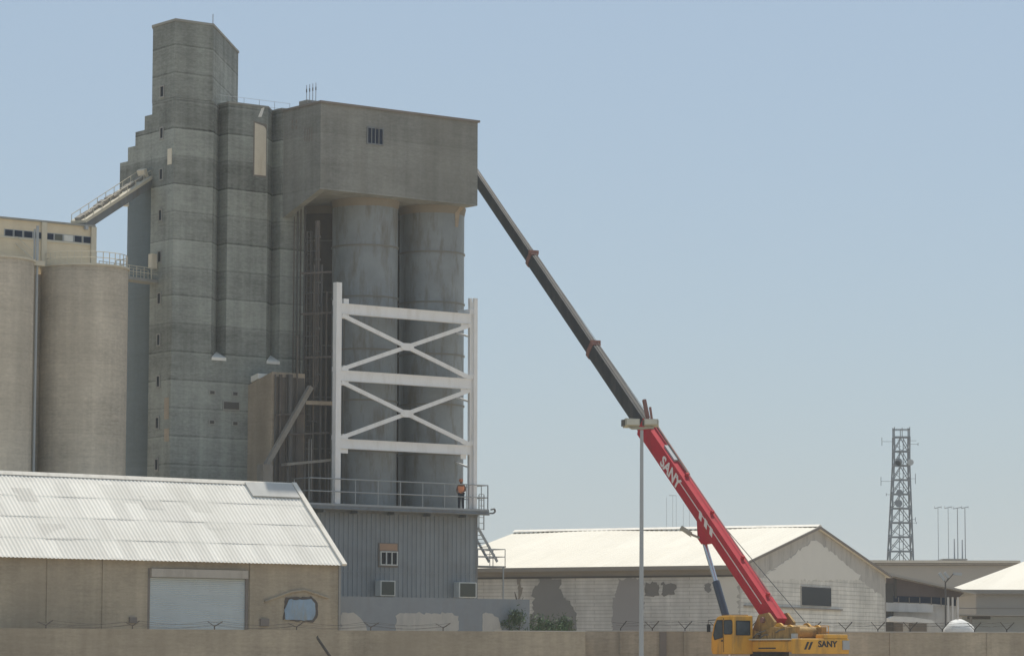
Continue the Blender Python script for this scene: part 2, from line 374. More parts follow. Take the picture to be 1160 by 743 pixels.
# --- tower
def tower():
    aT = aa(195.5, 300, BT); z_top = za(201, 24, BT)
    zp = za(258, 117, BT); zn = za(250, 406, BT)
    a241 = aa(241, 60, BT); a240 = aa(240.5, 250, BT); a258 = aa(257.5, 250, BT)
    a303 = aa(302.5, 250, BT); a318 = aa(318, 250, BT); aE = aa(345, 300, BT)
    b170, _ = G.hita(170, 300, aT)
    bk = BT + 9
    root = thing('concrete_tower', 'tall grey concrete headhouse tower with stepped left edge and two vertical grooves', 'tower', G.P(aT + 3, BT + 3, 0))
    m = MB()
    m.prism([G.xy(*p) for p in [(aT, BT), (aE, BT), (aE, bk), (aT + 5.5, bk), (aT + 3.0, b170 + 3.4), (aT, b170)]], -.2, zn)
    na = [(aT, BT), (a240, BT), (a258, BT + (a258 - a240)), (a258, BT), (a303, BT), (a318, BT + (a318 - a303)), (a318, BT), (aE, BT), (aE, bk), (aT + 5.5, bk), (aT + 3.0, b170 + 3.4), (aT, b170)]
    m.prism([G.xy(*p) for p in na], zn, zp)
    m.build('wall', M['tower'], root)
    # top shaft
    bL, _ = G.hita(173, 60, aT)
    zL = z_top
    L = 1.0
    for k in range(200):
        q = (a241 + .6735 * L, BT + .74 * L); P = G.P(*q, 30); dd = P - CAM
        u = CX + F * (dd.dot(RGT)) / dd.dot(FWD)
        if u >= 268.5: break
        L += .06
    print('chamfer', L, 'bL', bL - BT)
    m = MB()
    m.prism([G.xy(*p) for p in [(aT, BT), (a241, BT), q, (aT + 2.5, q[1]), (aT, bL)]], zp - .05, z_top)
    m.build('upper_shaft', M['tower'], root)
    m = MB()
    m.prism([G.xy(*p) for p in [(aT - .05, BT - .05), (a241 + .03, BT - .05), (q[0] + .06, q[1]), (aT + 2.5, q[1] + .05), (aT - .05, bL + .05)]], z_top, z_top + .12)
    m.build('roof_coping', M['coping'], root)
    # left steps
    zs = G.hita(150, 214, aT)[1]
    bprev = bL
    steps = [(164, 132), (153.5, 150), (145, 167.5), (136, 185)]
    m = MB()
    for i, (u, v) in enumerate(steps):
        bb, _ = G.hita(u, v, aT); zt = G.hita(u, v, aT)[1]
        m.box(G, aT, aT + 2.0, bprev, bb, zs, zt)
        bprev = bb
    m.build('stepped_wall', M['tower'], root)
    m = MB(); m.box(G, aT + .003, aT + 2.2, b170 - .3, bL, zp - 3, G.hita(170, 132, aT)[1] - .01)
    m.build('side_wall', M['tower'], root)
    bc = (b170 + bprev) / 2
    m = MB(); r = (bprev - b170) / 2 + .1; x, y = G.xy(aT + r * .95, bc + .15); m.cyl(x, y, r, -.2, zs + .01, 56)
    m.build('round_recess_shaft', M['tower_shade'], root)  # round volume filling the recess, shade painted in by its colour
    m = MB(); m.box(G, aT - .03, aT + .1, b170 - .05, bprev + .03, zs - .16, zs + .05)
    m.build('string_course', M['coping'], root)
    # sloped sills closing the grooves
    for (x0, x1) in ((a240, a258), (a303, a318)):
        d = x1 - x0
        m = MB(); pts = [G.P(x0 + .02, BT - .06, zn - .12), G.P(x1, BT - .06, zn - .12), G.P(x1, BT + d, zn + .3)]
        m.extr(pts, (0, 0, .16)); m.build('groove_sill', M['white_sill'], root)
    # parapet copings
    m = MB(); m.prism([G.xy(a, b) for a, b in [(a258 - .03, BT - .05), (a303, BT - .05), (a318 - .03, BT + .9), (a318 - .03, BT - .05), (aE, BT - .05), (aE, BT + 2), (a258 - .03, BT + 2)]], zp, zp + .1)
    m.build('parapet_coping', M['coping'], root)
    # windows on the left face
    for (u, v) in [(184, 104), (183.6, 151), (183, 197.5), (182, 244), (181, 291), (180.6, 338), (180, 385), (179.6, 432), (178.6, 479), (177.8, 526)]:
        b0, zc = G.hita(u, v, aT); w = .26 + (.05 if v in (104, 291) else 0); h = .27
        m = MB(); m.box(G, aT - .05, aT + .05, b0 - w / 2 - .07, b0 + w / 2 + .07, zc - h - .07, zc - h); m.box(G, aT - .05, aT + .05, b0 - w / 2 - .07, b0 + w / 2 + .07, zc + h, zc + h + .07)
        m.box(G, aT - .05, aT + .05, b0 - w / 2 - .07, b0 - w / 2, zc - h, zc + h); m.box(G, aT - .05, aT + .05, b0 + w / 2, b0 + w / 2 + .07, zc - h, zc + h)
        f = m.build('window', M['coping'], root)
        m = MB(); m.box(G, aT - .012, aT + .03, b0 - w / 2, b0 + w / 2, zc - h, zc + h); m.build('pane', M['glass'], f)
    b0, z0 = G.hita(190, 187, aT); b1, z1 = G.hita(195, 168, aT)
    m = MB(); m.box(G, aT - .03, aT + .05, min(b0, b1), max(b0, b1), z0, z1); m.build('infill_panel', M['cream'], root)
    b0, z0 = G.hita(147, 231, aT); m = MB(); m.box(G, aT - .4, aT + .2, b0, b0 + .5, z0 - .1, z0 + .5); m.build('electrical_box', M['white_sill'], root)
    # tall arched opening closed with cream infill
    a0, z0 = G.hit(288, 198, BT); a1, z1 = G.hit(302, 143, BT)
    rr = .3; pts = [(a0, z0), (a1 - .03, z0), (a1 - .03, z1 - rr)]
    for k in range(1, 7):
        w = k / 6 * PI / 2; pts.append((a1 - .03 - rr + rr * math.cos(w), z1 - rr + rr * math.sin(w)))
    pts.append((a0, z1 + .1))
    m = MB(); m.extr([G.P(a, BT - .02, z) for a, z in pts], G.b.to_3d() * .06); m.build('arched_infill', M['cream'], root)
    m = MB(); big = [(a0 - .08, z0 - .08), (a1 + .02, z0 - .08), (a1 + .02, z1 + .08), (a0 - .08, z1 + .2)]
    m.extr([G.P(a, BT - .008, z) for a, z in big], G.b.to_3d() * .03); m.build('opening_frame', M['wall_pillar'], root)
    m = MB(); ax, zx = G.hit(294, 133, BT); m.extr([G.P(ax - .1, BT - .02, zx), G.P(ax + .12, BT - .02, zx + .02), G.P(ax + .32, BT - .02, zx + .6), G.P(ax + .12, BT - .02, zx + .5)], G.b.to_3d() * .03)
    m.build('paint_splash', M['white_sill'], root)
    # louvre and small vents on the front
    a0, z0 = G.hit(253, 463, BT); a1, z1 = G.hit(270, 456, BT)
    m = MB(); m.box(G, a0 - .06, a1 + .06, BT - .06, BT + .04, z0 - .08, z1 + .08); lf = m.build('louvre_frame', M['coping'], root)
    m = MB(); m.box(G, a0, a1, BT - .075, BT, z0, z1); m.build('louvre', M['dark_gap'], lf)
    for (u, v) in [(240, 444.5), (266, 446), (239.6, 478), (266, 479.5)]:
        a0, z0 = G.hit(u, v, BT)
        m = MB(); m.box(G, a0 - .2, a0 + .2, BT - .05, BT + .02, z0 - .12, z0 + .12); vf = m.build('vent', M['coping'], root)
        m = MB(); m.box(G, a0 - .13, a0 + .13, BT - .06, BT, z0 - .08, z0 + .08); m.build('vent_grille', M['dark_gap'], vf)
    # pale repair patches low on the left face
    for (u0, v0, u1, v1) in ((186, 500, 191.5, 485), (186, 475, 191.5, 450)):
        b0, z0 = G.hita(u0, v0, aT); b1, z1 = G.hita(u1, v1, aT)
        m = MB(); m.box(G, aT - .012, aT + .05, min(b0, b1), max(b0, b1), z0, z1); m.build('repair_patch', M['annex'], root)
    # roof guard rail
    m = MB(); pa = [G.P(a258 + i * 1.0, BT + 1.6, zp + .02) for i in range(6)]
    for p in pa: m.tube(p, p + Vector((0, 0, .7)), .012, n=5)
    for h in (.35, .7): m.tube(pa[0] + Vector((0, 0, h)), pa[-1] + Vector((0, 0, h)), .011, n=5)
    m.build('roof_rail', M['mast'], root)
    m = MB(); p = G.P(a241, BT + .02, z_top + .1); m.tube(p, p + Vector((0, 0, .55)), .025, n=5); m.build('lightning_rod', M['mast'], root)
    return aT, b170, zp, zn, aE
aT, b170, ZP, ZN, AE = tower()

# --- head block over the steel silos
def block():
    root = thing('silo_headhouse', 'grey brown concrete headhouse overhanging the two steel silos, one barred window', 'building', G.P(A1 / 2, 3, ZB))
    m = MB(); m.box(G, .4, A1, 0, 10.5, ZB, ZT); m.box(G, .4 - .39, .4, BT - .1, 10.5, zlow, ZT); m.build('wall', M['tower2'], root)
    m = MB(); m.extr([G.P(0, 0, ZB), G.P(0, BT, zlow), G.P(0, BT, ZT), G.P(0, 0, ZT)], G.a.to_3d() * .4); m.build('wing_wall', M['tower2'], root)
    m = MB(); m.box(G, -.08, A1 + .1, -.1, 10.6, ZT, ZT + .12); m.build('roof_coping', M['wall_pillar'], root)
    # haunch at the right under the block
    m = MB(); a = A1 - .05
    m.extr([G.P(a - .1, .9, ZB), G.P(a - .5, .9, ZB - .3), G.P(a - .62, .9, ZB - 1.15), G.P(a - .8, .9, ZB - 1.15), G.P(a - .85, .9, ZB)], G.b.to_3d() * 5.5)
    m.build('haunch', M['annex'], root)
    a0, z0 = G.hit(416.5, 162, 0); a1, z1 = G.hit(433, 147, 0)
    m = MB(); t = .07
    m.box(G, a0 - t, a1 + t, -.05, .03, z0 - t, z0); m.box(G, a0 - t, a1 + t, -.05, .03, z1, z1 + t); m.box(G, a0 - t, a0, -.05, .03, z0, z1); m.box(G, a1, a1 + t, -.05, .03, z0, z1)
    for k in range(1, 4): x = a0 + (a1 - a0) * k / 4; m.box(G, x - .025, x + .025, -.045, 0, z0, z1)
    f = m.build('window', M['deck'], root)
    m = MB(); m.box(G, a0, a1, -.02, .02, z0, z1); m.build('pane', M['glass_blue'], f)
    for k in range(4):
        b, z = G.hita(345.5 + k * 2.6, 152.5, 0)
        m = MB(); m.box(G, -.02, .02, b - .022, b + .022, z - .36, z + .36); m.build('slit_vent', M['wall_pillar'], root)
    for du in (0, 4.4):
        for dv in (0, 6.5):
            b, z = G.hita(331.5 + du, 138 + dv, 0)
            m = MB(); m.box(G, -.02, .02, b - .06, b + .06, z - .1, z + .1); m.build('small_vent', M['wall_pillar'], root)
    # concrete bolts of the roof: small plant base
    b, z = G.hita(341, 118, 0)
    m = MB(); m.box(G, .2, 1.2, b - .3, b + .5, ZT + .12, ZT + .42); m.build('plinth', M['coping'], root)
    for k in range(4):
        b, z = G.hita(338.5 + k * 3.5, 116, 0)
        p = G.P(.5, b, ZT + .12)
        an = thing('roof_antenna', 'thin vertical whip antenna in the row of four on the headhouse roof', 'antenna', p, 'whip antennas on the headhouse roof')
        m = MB(); m.tube(p, p + Vector((0, 0, 1.2)), .024, .02, 6); m.build('rod', M['mast'], an)
        m = MB(); m.tube(p + Vector((0, 0, .8)), p + Vector((0, 0, .98)), .035, .035, 6); m.build('insulator', M['pipedark'], an)
block()

# --- platform and metal-clad building
PB = -.85
ZPL = za(352, 574.5, PB)                       # platform underside
aL, aR = aa(350, 572, PB), aa(554, 583, PB)
ZD = ZPL + .16
print('platform', ZPL, za(554, 584, PB), aL, aR)
def cladbld():
    z0 = 0; z1 = ZPL - .001; a0 = .0; a1 = aa(540, 620, 0)
    root = thing('clad_building', 'blue grey ribbed metal clad building below the steel silos', 'building', G.P((a0 + a1) / 2, 2, 0))
    m = MB(); m.box(G, a0 + .05, a1 - .05, .05, 8, 0, z1); m.build('wall_core', M['cladding'], root)
    m = MB(); x = a0; pts = []
    while x < a1:
        pts += [(x, .0), (x + .17, .0), (x + .2, -.035), (x + .27, -.035)]; x += .3
    pts.append((a1, 0)); pts = [p for p in pts if p[0] <= a1]
    vs = [G.P(a, b, zz) for a, b in pts for zz in (0, z1)]
    m.add(vs, [[2 * i, 2 * i + 2, 2 * i + 3, 2 * i + 1] for i in range(len(pts) - 1)])
    m.build('cladding', M['cladding'], root)
    m = MB(); m.box(G, a1 - .1, a1 + .03, -.05, .08, 0, z1); m.build('corner_trim', M['deck'], root)
    for zz in (3.1, 6.4): m = MB(); m.box(G, a0, a1 - .1, -.045, -.036, zz, zz + .035); m.build('sheet_lap', M['cladding'], root)
    m = MB(); m.box(G, a0, a1, -.12, .0, 2.86 if False else z1 - .16, z1 - .002); m.build('eave_flashing', M['deck'], root)
    # window with ply panel over it
    p0 = G.hit(428.5, 642, -.04); p1 = G.hit(451, 615, -.04)
    m = MB(); m.box(G, p0[0], p1[0], -.06, -.01, p0[1], p1[1]); f = m.build('window', M['wall_pillar'], root)
    q0 = G.hit(430.5, 624, -.04)
    m = MB(); m.box(G, p0[0] + .08, p1[0] - .08, -.08, -.05, q0[1] + .05, p1[1] - .05); m.build('panel', M['warm_panel'], f)
    m = MB(); g0, g1 = p0[0] + .08, p1[0] - .08; h0, h1 = p0[1] + .1, q0[1]
    t = .06; m.box(G, g0, g1, -.16, -.05, h0, h0 + t); m.box(G, g0, g1, -.16, -.05, h1 - t, h1)
    for k in range(4): x = g0 + (g1 - g0 - t) * k / 3; m.box(G, x, x + t, -.155, -.05, h0 + t, h1 - t)
    m.build('sash', M['ac'], f)
    m = MB(); m.box(G, g0 + .03, g1 - .03, -.09, -.07, h0 + .03, h1 - .03); m.build('pane', M['glass'], f)
    # air conditioners
    for i, (u0, u1, v0, v1) in enumerate(((424, 448, 657, 675), (513, 540, 659, 677))):
        a_0, zt = G.hit(u0 + 7, v0, -.55); a_1, zb = G.hit(u1, v1, -.55)
        r = thing('air_conditioner', ['boxy white window air conditioner below the clad wall window', 'boxy white air conditioner at the right corner of the clad building'][i], 'air conditioner', G.P((a_0 + a_1) / 2, -.3, zb), 'air conditioners on the clad building')
        m = MB(); m.box(G, a_0, a_1, -.55, -.04, zb, zt); m.build('casing', M['ac'], r, bevel=.02)
        m = MB()
        for k in range(8):
            z = zb + .08 + k * (zt - zb - .16) / 8; m.box(G, a_0 + .1, a_1 - .1, -.575, -.56, z, z + (zt - zb - .16) / 8 * .6)
        m.box(G, a_0 + .08, a_1 - .08, -.562, -.548, zb + .06, zt - .06)
        m.build('grille', M['ac_grille'], r)
        m = MB(); m.bar(G.P(a_0 + .1, -.02, zb - .05), G.P(a_0 + .1, -.5, zb - .02), .04, .04); m.bar(G.P(a_1 - .1, -.02, zb - .05), G.P(a_1 - .1, -.5, zb - .02), .04, .04); m.build('bracket', M['rail'], r)
cladbld()

def rail_run(m, pts, heights, post_every=1.6, r=.034):
    for i in range(len(pts) - 1):
        p, q = Vector(pts[i]), Vector(pts[i + 1]); L = (q - p).length; n = max(1, round(L / post_every))
        for h in heights: m.tube(p + Vector((0, 0, h)), q + Vector((0, 0, h)), r, n=6)
        for k in range(n + 1):
            x = p.lerp(q, k / n); m.tube(x, x + Vector((0, 0, heights[-1])), r, n=6)
def platform():
    root = thing('silo_platform', 'steel platform round the silos with grey guard rails, above the clad building', 'platform', G.P(4, 0, ZPL))
    m = MB(); m.box(G, aL, aR, PB, 8.3, ZPL, ZD); m.build('deck', M['deck'], root)
    for x in (0, 2.2, 4.6, 7.0, 9.4): m = MB(); m.box(G, aL + 1.0 + x, aL + 1.14 + x, PB + .1, .0, ZPL - .22, ZPL); m.build('support_beam', M['deck'], root)
    hz = za(357, 541, PB) - ZD; print('rail h', hz)
    m = MB(); rail_run(m, [G.P(aL + .05, 5, ZD), G.P(aL + .05, PB + .05, ZD), G.P(aR - .05, PB + .05, ZD), G.P(aR - .05, 5, ZD)], (hz * .52, hz), 1.55)
    rail_run(m, [G.P(aR - .05, PB + .05, ZD), G.P(aR - .05, 2.2, ZD)], (hz * .52, hz), .62, .03)
    m.build('guard_rail', M['rail'], root)
    m = MB(); m.box(G, aL, aR, PB, PB + .02, ZD, ZD + .1); m.build('toe_board', M['rail'], root)
    m = MB(); e = G.P(aR, PB + .1, ZPL + .05); m.path([e, e + G.a.to_3d() * .35, e + G.a.to_3d() * .5 + Vector((0, 0, .1)), e + G.a.to_3d() * .45 + Vector((0, 0, .25)), e + G.a.to_3d() * .2 + Vector((0, 0, .2))], .05)
    m.tube(G.P(aL + .3, PB, ZPL - .02), G.P(aR, PB, ZPL - .02), .06, n=8); m.build('drain_pipe', M['deck'], root)
    # ladder hatch frame at the right side
    m = MB()
    for da in (.0, .34): m.tube(G.P(aR - .06 + da, .0, ZD - 1.0), G.P(aR - .06 + da, .0, ZD + hz * .66), .035, n=6)
    for k in range(7): z = ZD - .95 + k * .32; m.tube(G.P(aR - .06, .0, z), G.P(aR + .28, .0, z), .02, n=5)
    m.build('ladder', M['rail'], root)
    # stair and landing hanging on the right of the clad wall
    st = thing('stair_landing', 'small steel landing with rails and diagonal stair stringer at the clad wall corner', 'stair', G.P(aR, 2, 3))
    a1 = aa(540, 620, 0)
    l0 = G.hit(541, 640, .3); l1 = G.hit(573, 641, .3); zt = G.hit(573, 622, .3)[1]
    m = MB(); m.box(G, a1 + .04, l1[0], .3, 1.5, l1[1] - .08, l1[1]); m.build('landing', M['deck'], st)
    m = MB(); rail_run(m, [G.P(a1 + .1, .33, l1[1]), G.P(l1[0] - .03, .33, l1[1]), G.P(l1[0] - .03, 1.45, l1[1]), G.P(a1 + .1, 1.45, l1[1])], ((zt - l1[1]) * .55, zt - l1[1]), .9, .025); m.build('guard_rail', M['rail'], st)
    m = MB(); s0 = G.hit(541, 597, .3); s1 = G.hit(564, 636, .3)
    for b in (.35, 1.1): m.bar(G.P(s0[0] + .06, b, s0[1]), G.P(s1[0], b, s1[1]), .05, .14)
    for k in range(1, 9):
        x = s0[0] + .06 + (s1[0] - s0[0]) * k / 9; z = s0[1] + (s1[1] - s0[1]) * k / 9; m.box(G, x - .1, x + .1, .35, 1.1, z - .02, z + .01)
    m.build('stringer', M['rail'], st)
    m = MB()
    for aq in (a1 + .3, l1[0] - .1): m.tube(G.P(aq, .4, 0), G.P(aq, .4, l1[1] - .08), .05, n=6)
    m.build('leg', M['rail'], st)
    # tall thin pole at the left end
    p0 = G.hit(349.5, 560, PB + 1.2)
    m = MB(); zt = G.hit(349.5, 497, PB + 1.2)[1]
    for da in (0, .16): m.tube(G.P(p0[0] + da, PB + 1.2, ZD), G.P(p0[0] + da, PB + 1.2, zt), .022, n=6)
    o = m.build('vent_pipes', M['pipe'], origin=G.P(p0[0], PB + 1.2, ZD)); tag(o, 'pair of thin upright grey pipes at the left end of the platform rail', 'pipe')
platform()

# --- steel silos
def silo(bc, u, v, r, label, first, mat='steel'):
    a, _ = G.hit(u, v, bc); x, y = G.xy(a, bc)
    root = thing('steel_silo', label, 'silo', (x, y, ZD + .001), 'steel silos under the headhouse')
    m = MB(); m.cyl(x, y, r, ZD + .001, ZB - .3, 72); m.build('shell', M[mat], root)
    zz = [za(413, vv, bc - r) for vv in (246.5, 276, 334, 394, 452, 510)]
    for z in zz[1:]:
        m = MB(); m.cyl(x, y, r + .055, z - .04, z + .04, 72); m.build('band', M['steel_band'], root)
    m = MB(); m.cyl(x, y, r + .012, ZB - .42, ZB - .001, 72, r + .1); m.build('top_ring', M['ring'], root)
    if first is None: m = MB(); w = math.radians(-128); zs_ = za(391, 352, 0)
    for k in ((-1, 1) if first is None else ()):
        ww = w + k * .06; m.tube((x + (r + .04) * math.cos(ww), y + (r + .04) * math.sin(ww), ZD), (x + (r + .04) * math.cos(ww), y + (r + .04) * math.sin(ww), zs_), .03, n=6)
    if first is None: m.build('seam_pipe', M['steel_band'], root)
    return x, y, r
R1 = 37.4 / F * 179.5
b_c = .9 + R1
sx, sy, _ = silo(b_c, 413.3, 320, R1, 'left steel silo behind the white braced frame', None)
s2 = silo(b_c, 489, 330, R1, 'right steel silo behind the white braced frame, nearest the crane boom', False)
silo(b_c + 4.1, 409 - 42, 320, R1, 'rear steel silo in shade beside the caged ladder', True, 'steel_shade')
silo(b_c + 4.1, 447, 320, R1, 'rear steel silo glimpsed in the gap between the two front silos', True, 'steel_shade')

# --- white braced frame
def wframe():
    B = -.35
    root = thing('braced_frame', 'tall white steel frame with two cross braces standing on the platform', 'steel frame', G.P(4, B, ZD))
    aP = aa(381.5, 450, B); aQ = aa(534.5, 450, B)
    zt1 = za(381, 320, B); zt2 = za(535, 338, B); w = .34
    m = MB(); m.box(G, aP - w / 2, aP + w / 2, B - .17, B + .17, ZD, zt1); m.build('post', M['frame_white'], root)
    m = MB(); m.box(G, aQ + .02, aQ + w * .75, B - .17, B + .0, ZD, zt2); m.box(G, aQ - .16, aQ - .0, B + .02, B + .17, ZD, zt2)
    m.box(G, aQ - .16, aQ + w * .75, B - .02, B + .03, ZD, zt2 - .2); m.build('post', M['frame_white'], root)
    beams = []
    for v0, v1 in ((345, 355.5), (420.5, 431), (498, 507.5)):
        z1, z0 = za(392, v0, B), za(392, v1, B); beams.append((z0, z1))
        m = MB(); m.box(G, aP + w / 2, aQ - .162, B - .11, B + .0, z0, z1)
        m.box(G, aP + w / 2, aQ - .162, B - .16, B + .12, z1, z1 + .035); m.box(G, aP + w / 2, aQ - .162, B - .16, B + .12, z0 - .035, z0)
        m.build('beam', M['frame_white'], root)
        # tie back to the silo, with gusset
        for x, e in ((aP + .25, 1), (aQ - .35, -1)):
            m = MB(); m.box(G, x + .1, x + .42, B - .1, B + 1.0, z1 + .04, z1 + .3); m.build('tie_beam', M['frame_white'], root)
            m = MB(); m.box(G, min(x - .08, x + .45 * e), max(x - .08, x + .45 * e), B - .08, B - .02, z0 - .28, z0 - .037); m.build('gusset', M['frame_white'], root)
        m = MB(); x, y, r = s2
        m.bar(G.P(aQ + .0, B + .2, z0 - .7), G.P(aQ - .15, b_c - .6, z0 - .1), .1, .1); m.build('side_strut', M['frame_white'], root)
    for (lo, hi) in ((beams[1], beams[0]), (beams[2], beams[1])):
        zA, zB_ = hi[0] - .1, lo[1] + .08; xa, xb = aP + w / 2 + .05, aQ - .2; cm = ((xa + xb) / 2, (zA + zB_) / 2)
        for k, (p, q) in enumerate((((xa, zA), (xb, zB_)), ((xa, zB_), (xb, zA)))):
            off = B - .10 + .03 * k
            for e0, e1 in ((p, cm), (cm, q)):
                m = MB(); m.bar(G.P(e0[0], off, e0[1]), G.P(e1[0], off, e1[1]), .16, .07, side=None) if False else m.bar(G.P(e0[0], off, e0[1]), G.P(e1[0], off, e1[1]), .22, .1, side=Vector((0, 0, 1)))
                m.build('brace', M['frame_white'], root)
        m = MB(); m.extr([G.P(cm[0] + a, B - .17, cm[1] + z) for a, z in ((-.42, -.08), (-.24, -.2), (.24, -.2), (.42, -.08), (.42, .08), (.24, .2), (-.24, .2), (-.42, .08))], G.b.to_3d() * .03)
        m.build('centre_plate', M['frame_white'], root)
wframe()

# --- annex and service clutter between tower and silos
def annex():
    b0 = BT - 2.35
    a0 = aa(308, 440, b0); a1 = aa(340, 440, b0) + .3
    zF = za(308, 421, b0); zB_ = G.hita(281, 436, a0)[1]
    root = thing('brown_annex', 'brown stained concrete annex jutting from the foot of the tower', 'building', G.P((a0 + a1) / 2, b0 + 1, 0))
    m = MB(); m.extr([G.P(a0, b0, 0), G.P(a0, BT - .003, 0), G.P(a0, BT - .003, zB_), G.P(a0, b0, zF)], G.a.to_3d() * (a1 - a0)); m.build('wall', M['annex'], root)
    m = MB(); m.extr([G.P(a0 - .06, b0 + 1.3, zF - (zF - zB_) * .5), G.P(a0 - .06, b0 + 2.0, zF - (zF - zB_) * .78), G.P(a0 - .06, b0 + 2.0, zF - (zF - zB_) * .78 + .32), G.P(a0 - .06, b0 + 1.3, zF - (zF - zB_) * .5 + .28)], G.a.to_3d() * .7)
    m.build('sill', M['white_sill'], root)
    # chute
    c0 = G.hit(301, 528, b0 - .5); c1 = G.hit(352, 438, b0 - .5)
    r = thing('grain_chute', 'dusty diagonal chute rising across the dark bay beside the annex', 'chute', G.P(c0[0], b0 - .5, 0))
    m = MB(); m.bar(G.P(c0[0], b0 - .5, c0[1]), G.P(c1[0], b0 - .5, c1[1]), .26, .26); m.build('duct', M['duct'], r)
    m = MB(); hx, hz = c0[0] - .1, c0[1]
    m.box(G, hx - .25, hx + .35, b0 - .8, b0 - .2, hz - .9, hz + .1); m.build('hopper', M['duct'], r)
    m = MB(); m.box(G, hx - .2, hx + .3, b0 - .75, b0 - .25, 0, hz - .9); m.build('support', M['annex'], r)
    # conduit pipes on the tower wall
    bp = BT - .25
    for i, u in enumerate((332.5, 335.5, 340, 343.5)):
        a, _ = G.hit(u, 350, bp); z0 = za(u, 540, bp)
        m = MB(); m.tube(G.P(a, bp - .08 * (i % 2), 0), G.P(a, bp - .08 * (i % 2), zlow + .1 + i * .55), .05 if i % 2 else .035, n=8)
        o = m.build('riser_pipe', [M['rust'], M['pipedark']][i % 2], origin=G.P(a, bp, 0))
        tag(o, 'one of the thin dark riser pipes standing in the bay left of the silos', 'pipe', 'riser pipes in the bay')
    # caged ladder
    bl = 1.6
    a0_, zz0 = G.hit(346.5, 430, bl); a1_, _ = G.hit(352, 430, bl); z1 = za(349, 262, bl); z0 = za(349, 520, bl)
    r = thing('caged_ladder', 'caged steel ladder climbing between the tower and the left silo', 'ladder', G.P(a0_, bl, z0))
    m = MB()
    for a in (a0_, a1_): m.tube(G.P(a, bl, z0 - 8), G.P(a, bl, z1), .03, n=6)
    z = z0
    while z < z1: m.tube(G.P(a0_, bl, z), G.P(a1_, bl, z), .018, n=5); z += .3
    m.build('ladder_rail', M['pipedark'], r)
    m = MB(); z = z0 + 2
    am = (a0_ + a1_) / 2
    while z < z1:
        pp = [G.P(am + .36 * math.cos(w), bl - .05 - .6 * math.sin(w), z) for w in [k * PI / 8 for k in range(9)]]
        m.path(pp, .022, 5); z += 1.15
    for w in (.25, .5, .75): m.tube(G.P(am + .36 * math.cos(w * PI), bl - .05 - .6 * math.sin(w * PI), z0 + 2), G.P(am + .36 * math.cos(w * PI), bl - .05 - .6 * math.sin(w * PI), z1), .018, n=5)
    m.build('cage', M['pipedark'], r)
    # down pipe with collars, brownish
    a, _ = G.hit(358.5, 400, 1.3)
    r = thing('bucket_elevator_leg', 'rust brown elevator pipe with collars beside the caged ladder', 'pipe', G.P(a, 1.3, ZD - 3))
    zt = za(358, 250, 1.3); zb = za(358, 432, 1.3)
    m = MB(); m.tube(G.P(a, 1.3, zb), G.P(a, 1.3, zt), .13, n=12); m.path([G.P(a, 1.3, zb), G.P(a - .25, 1.25, zb - .5), G.P(c1[0], b0 - .5, c1[1] - .1)], .12, 10); m.build('pipe', M['rust'], r)
    m = MB()
    for k in range(7): z = zb + (zt - zb) * (k + .3) / 7; m.tube(G.P(a, 1.3, z - .05), G.P(a, 1.3, z + .05), .19, n=12)
    m.build('collar', M['pipedark'], r)
    # beams and small gangways in the bay
    r = thing('bay_gangway', 'dusty steel gangway crossing the dark bay low beside the silos', 'gangway', G.P(.5, .6, ZD))
    p0 = G.hit(322, 526, .4); p1 = G.hit(374, 521, .4)
    m = MB(); m.bar(G.P(p0[0], .4, p0[1]), G.P(p1[0], .4, p1[1]), .6, .14); m.build('walkway', M['duct'], r)
    m = MB(); q0 = G.hit(345, 456, .9); q1 = G.hit(376, 457, .9); m.bar(G.P(q0[0], .9, q0[1]), G.P(q1[0], .9, q1[1]), .3, .2); m.build('cross_beam', M['annex'], r)
    m = MB()
    for u in (326, 345, 372): a, z = G.hit(u, 523, .4); m.tube(G.P(a, .4, 0 if u < 350 else ZD), G.P(a, .4, z), .06, n=6)
    m.build('leg', M['pipedark'], r)
    m = MB(); m.box(G, a0 + .25, a1 - .05, b0 - .04, b0 - .002, 0, zF - .25); m.build('annex_front_shade', M['steel_shade'], root)  # added dark sheet; the annex front's shade is put into its colour
    for i, (u, vt, vb, w, bq) in enumerate(((312, 424, 545, .05, -.12), (318, 424, 545, .09, -.15), (325, 424, 545, .04, -.1), (329, 424, 545, .14, -.2), (337, 380, 545, .05, -.2), (356, 300, 560, .05, 1.2), (364, 300, 560, .09, 1.5), (370, 330, 560, .05, 1.3))):
        bb = b0 + bq if i < 5 else bq
        a, z1_ = G.hit(u, vt, bb); m = MB(); m.tube(G.P(a, bb, 0), G.P(a, bb, z1_), w, n=8)
        o = m.build('service_pipe', [M['pipedark'], M['rust'], M['steel_shade']][i % 3], origin=G.P(a, bb, 0)); tag(o, 'one of the dark upright service pipes before the annex and rear silo', 'pipe', 'service pipes in the dark bay')
    for k, (u0_, v0_, u1_, v1_) in enumerate(((312, 470, 344, 468), (326, 492, 372, 490), (345, 405, 376, 404), (340, 356, 376, 354), (340, 310, 375, 308))):
        h0 = G.hit(u0_, v0_, b0 - .3 if k < 2 else 1.0); h1 = G.hit(u1_, v1_, b0 - .3 if k < 2 else 1.0); bb = b0 - .3 if k < 2 else 1.0
        m = MB(); m.bar(G.P(h0[0], bb, h0[1]), G.P(h1[0], bb, h1[1]), .1, .1); m.build('cross_bracket', M['rust'], r)
    # wall closing the bay behind, its shade painted in as dark brown
    m = MB(); m.box(G, -.2, .0, BT + 2, 8, 0, ZB - .02); m.build('bay_wall', M['steel_shade'], root)
annex()

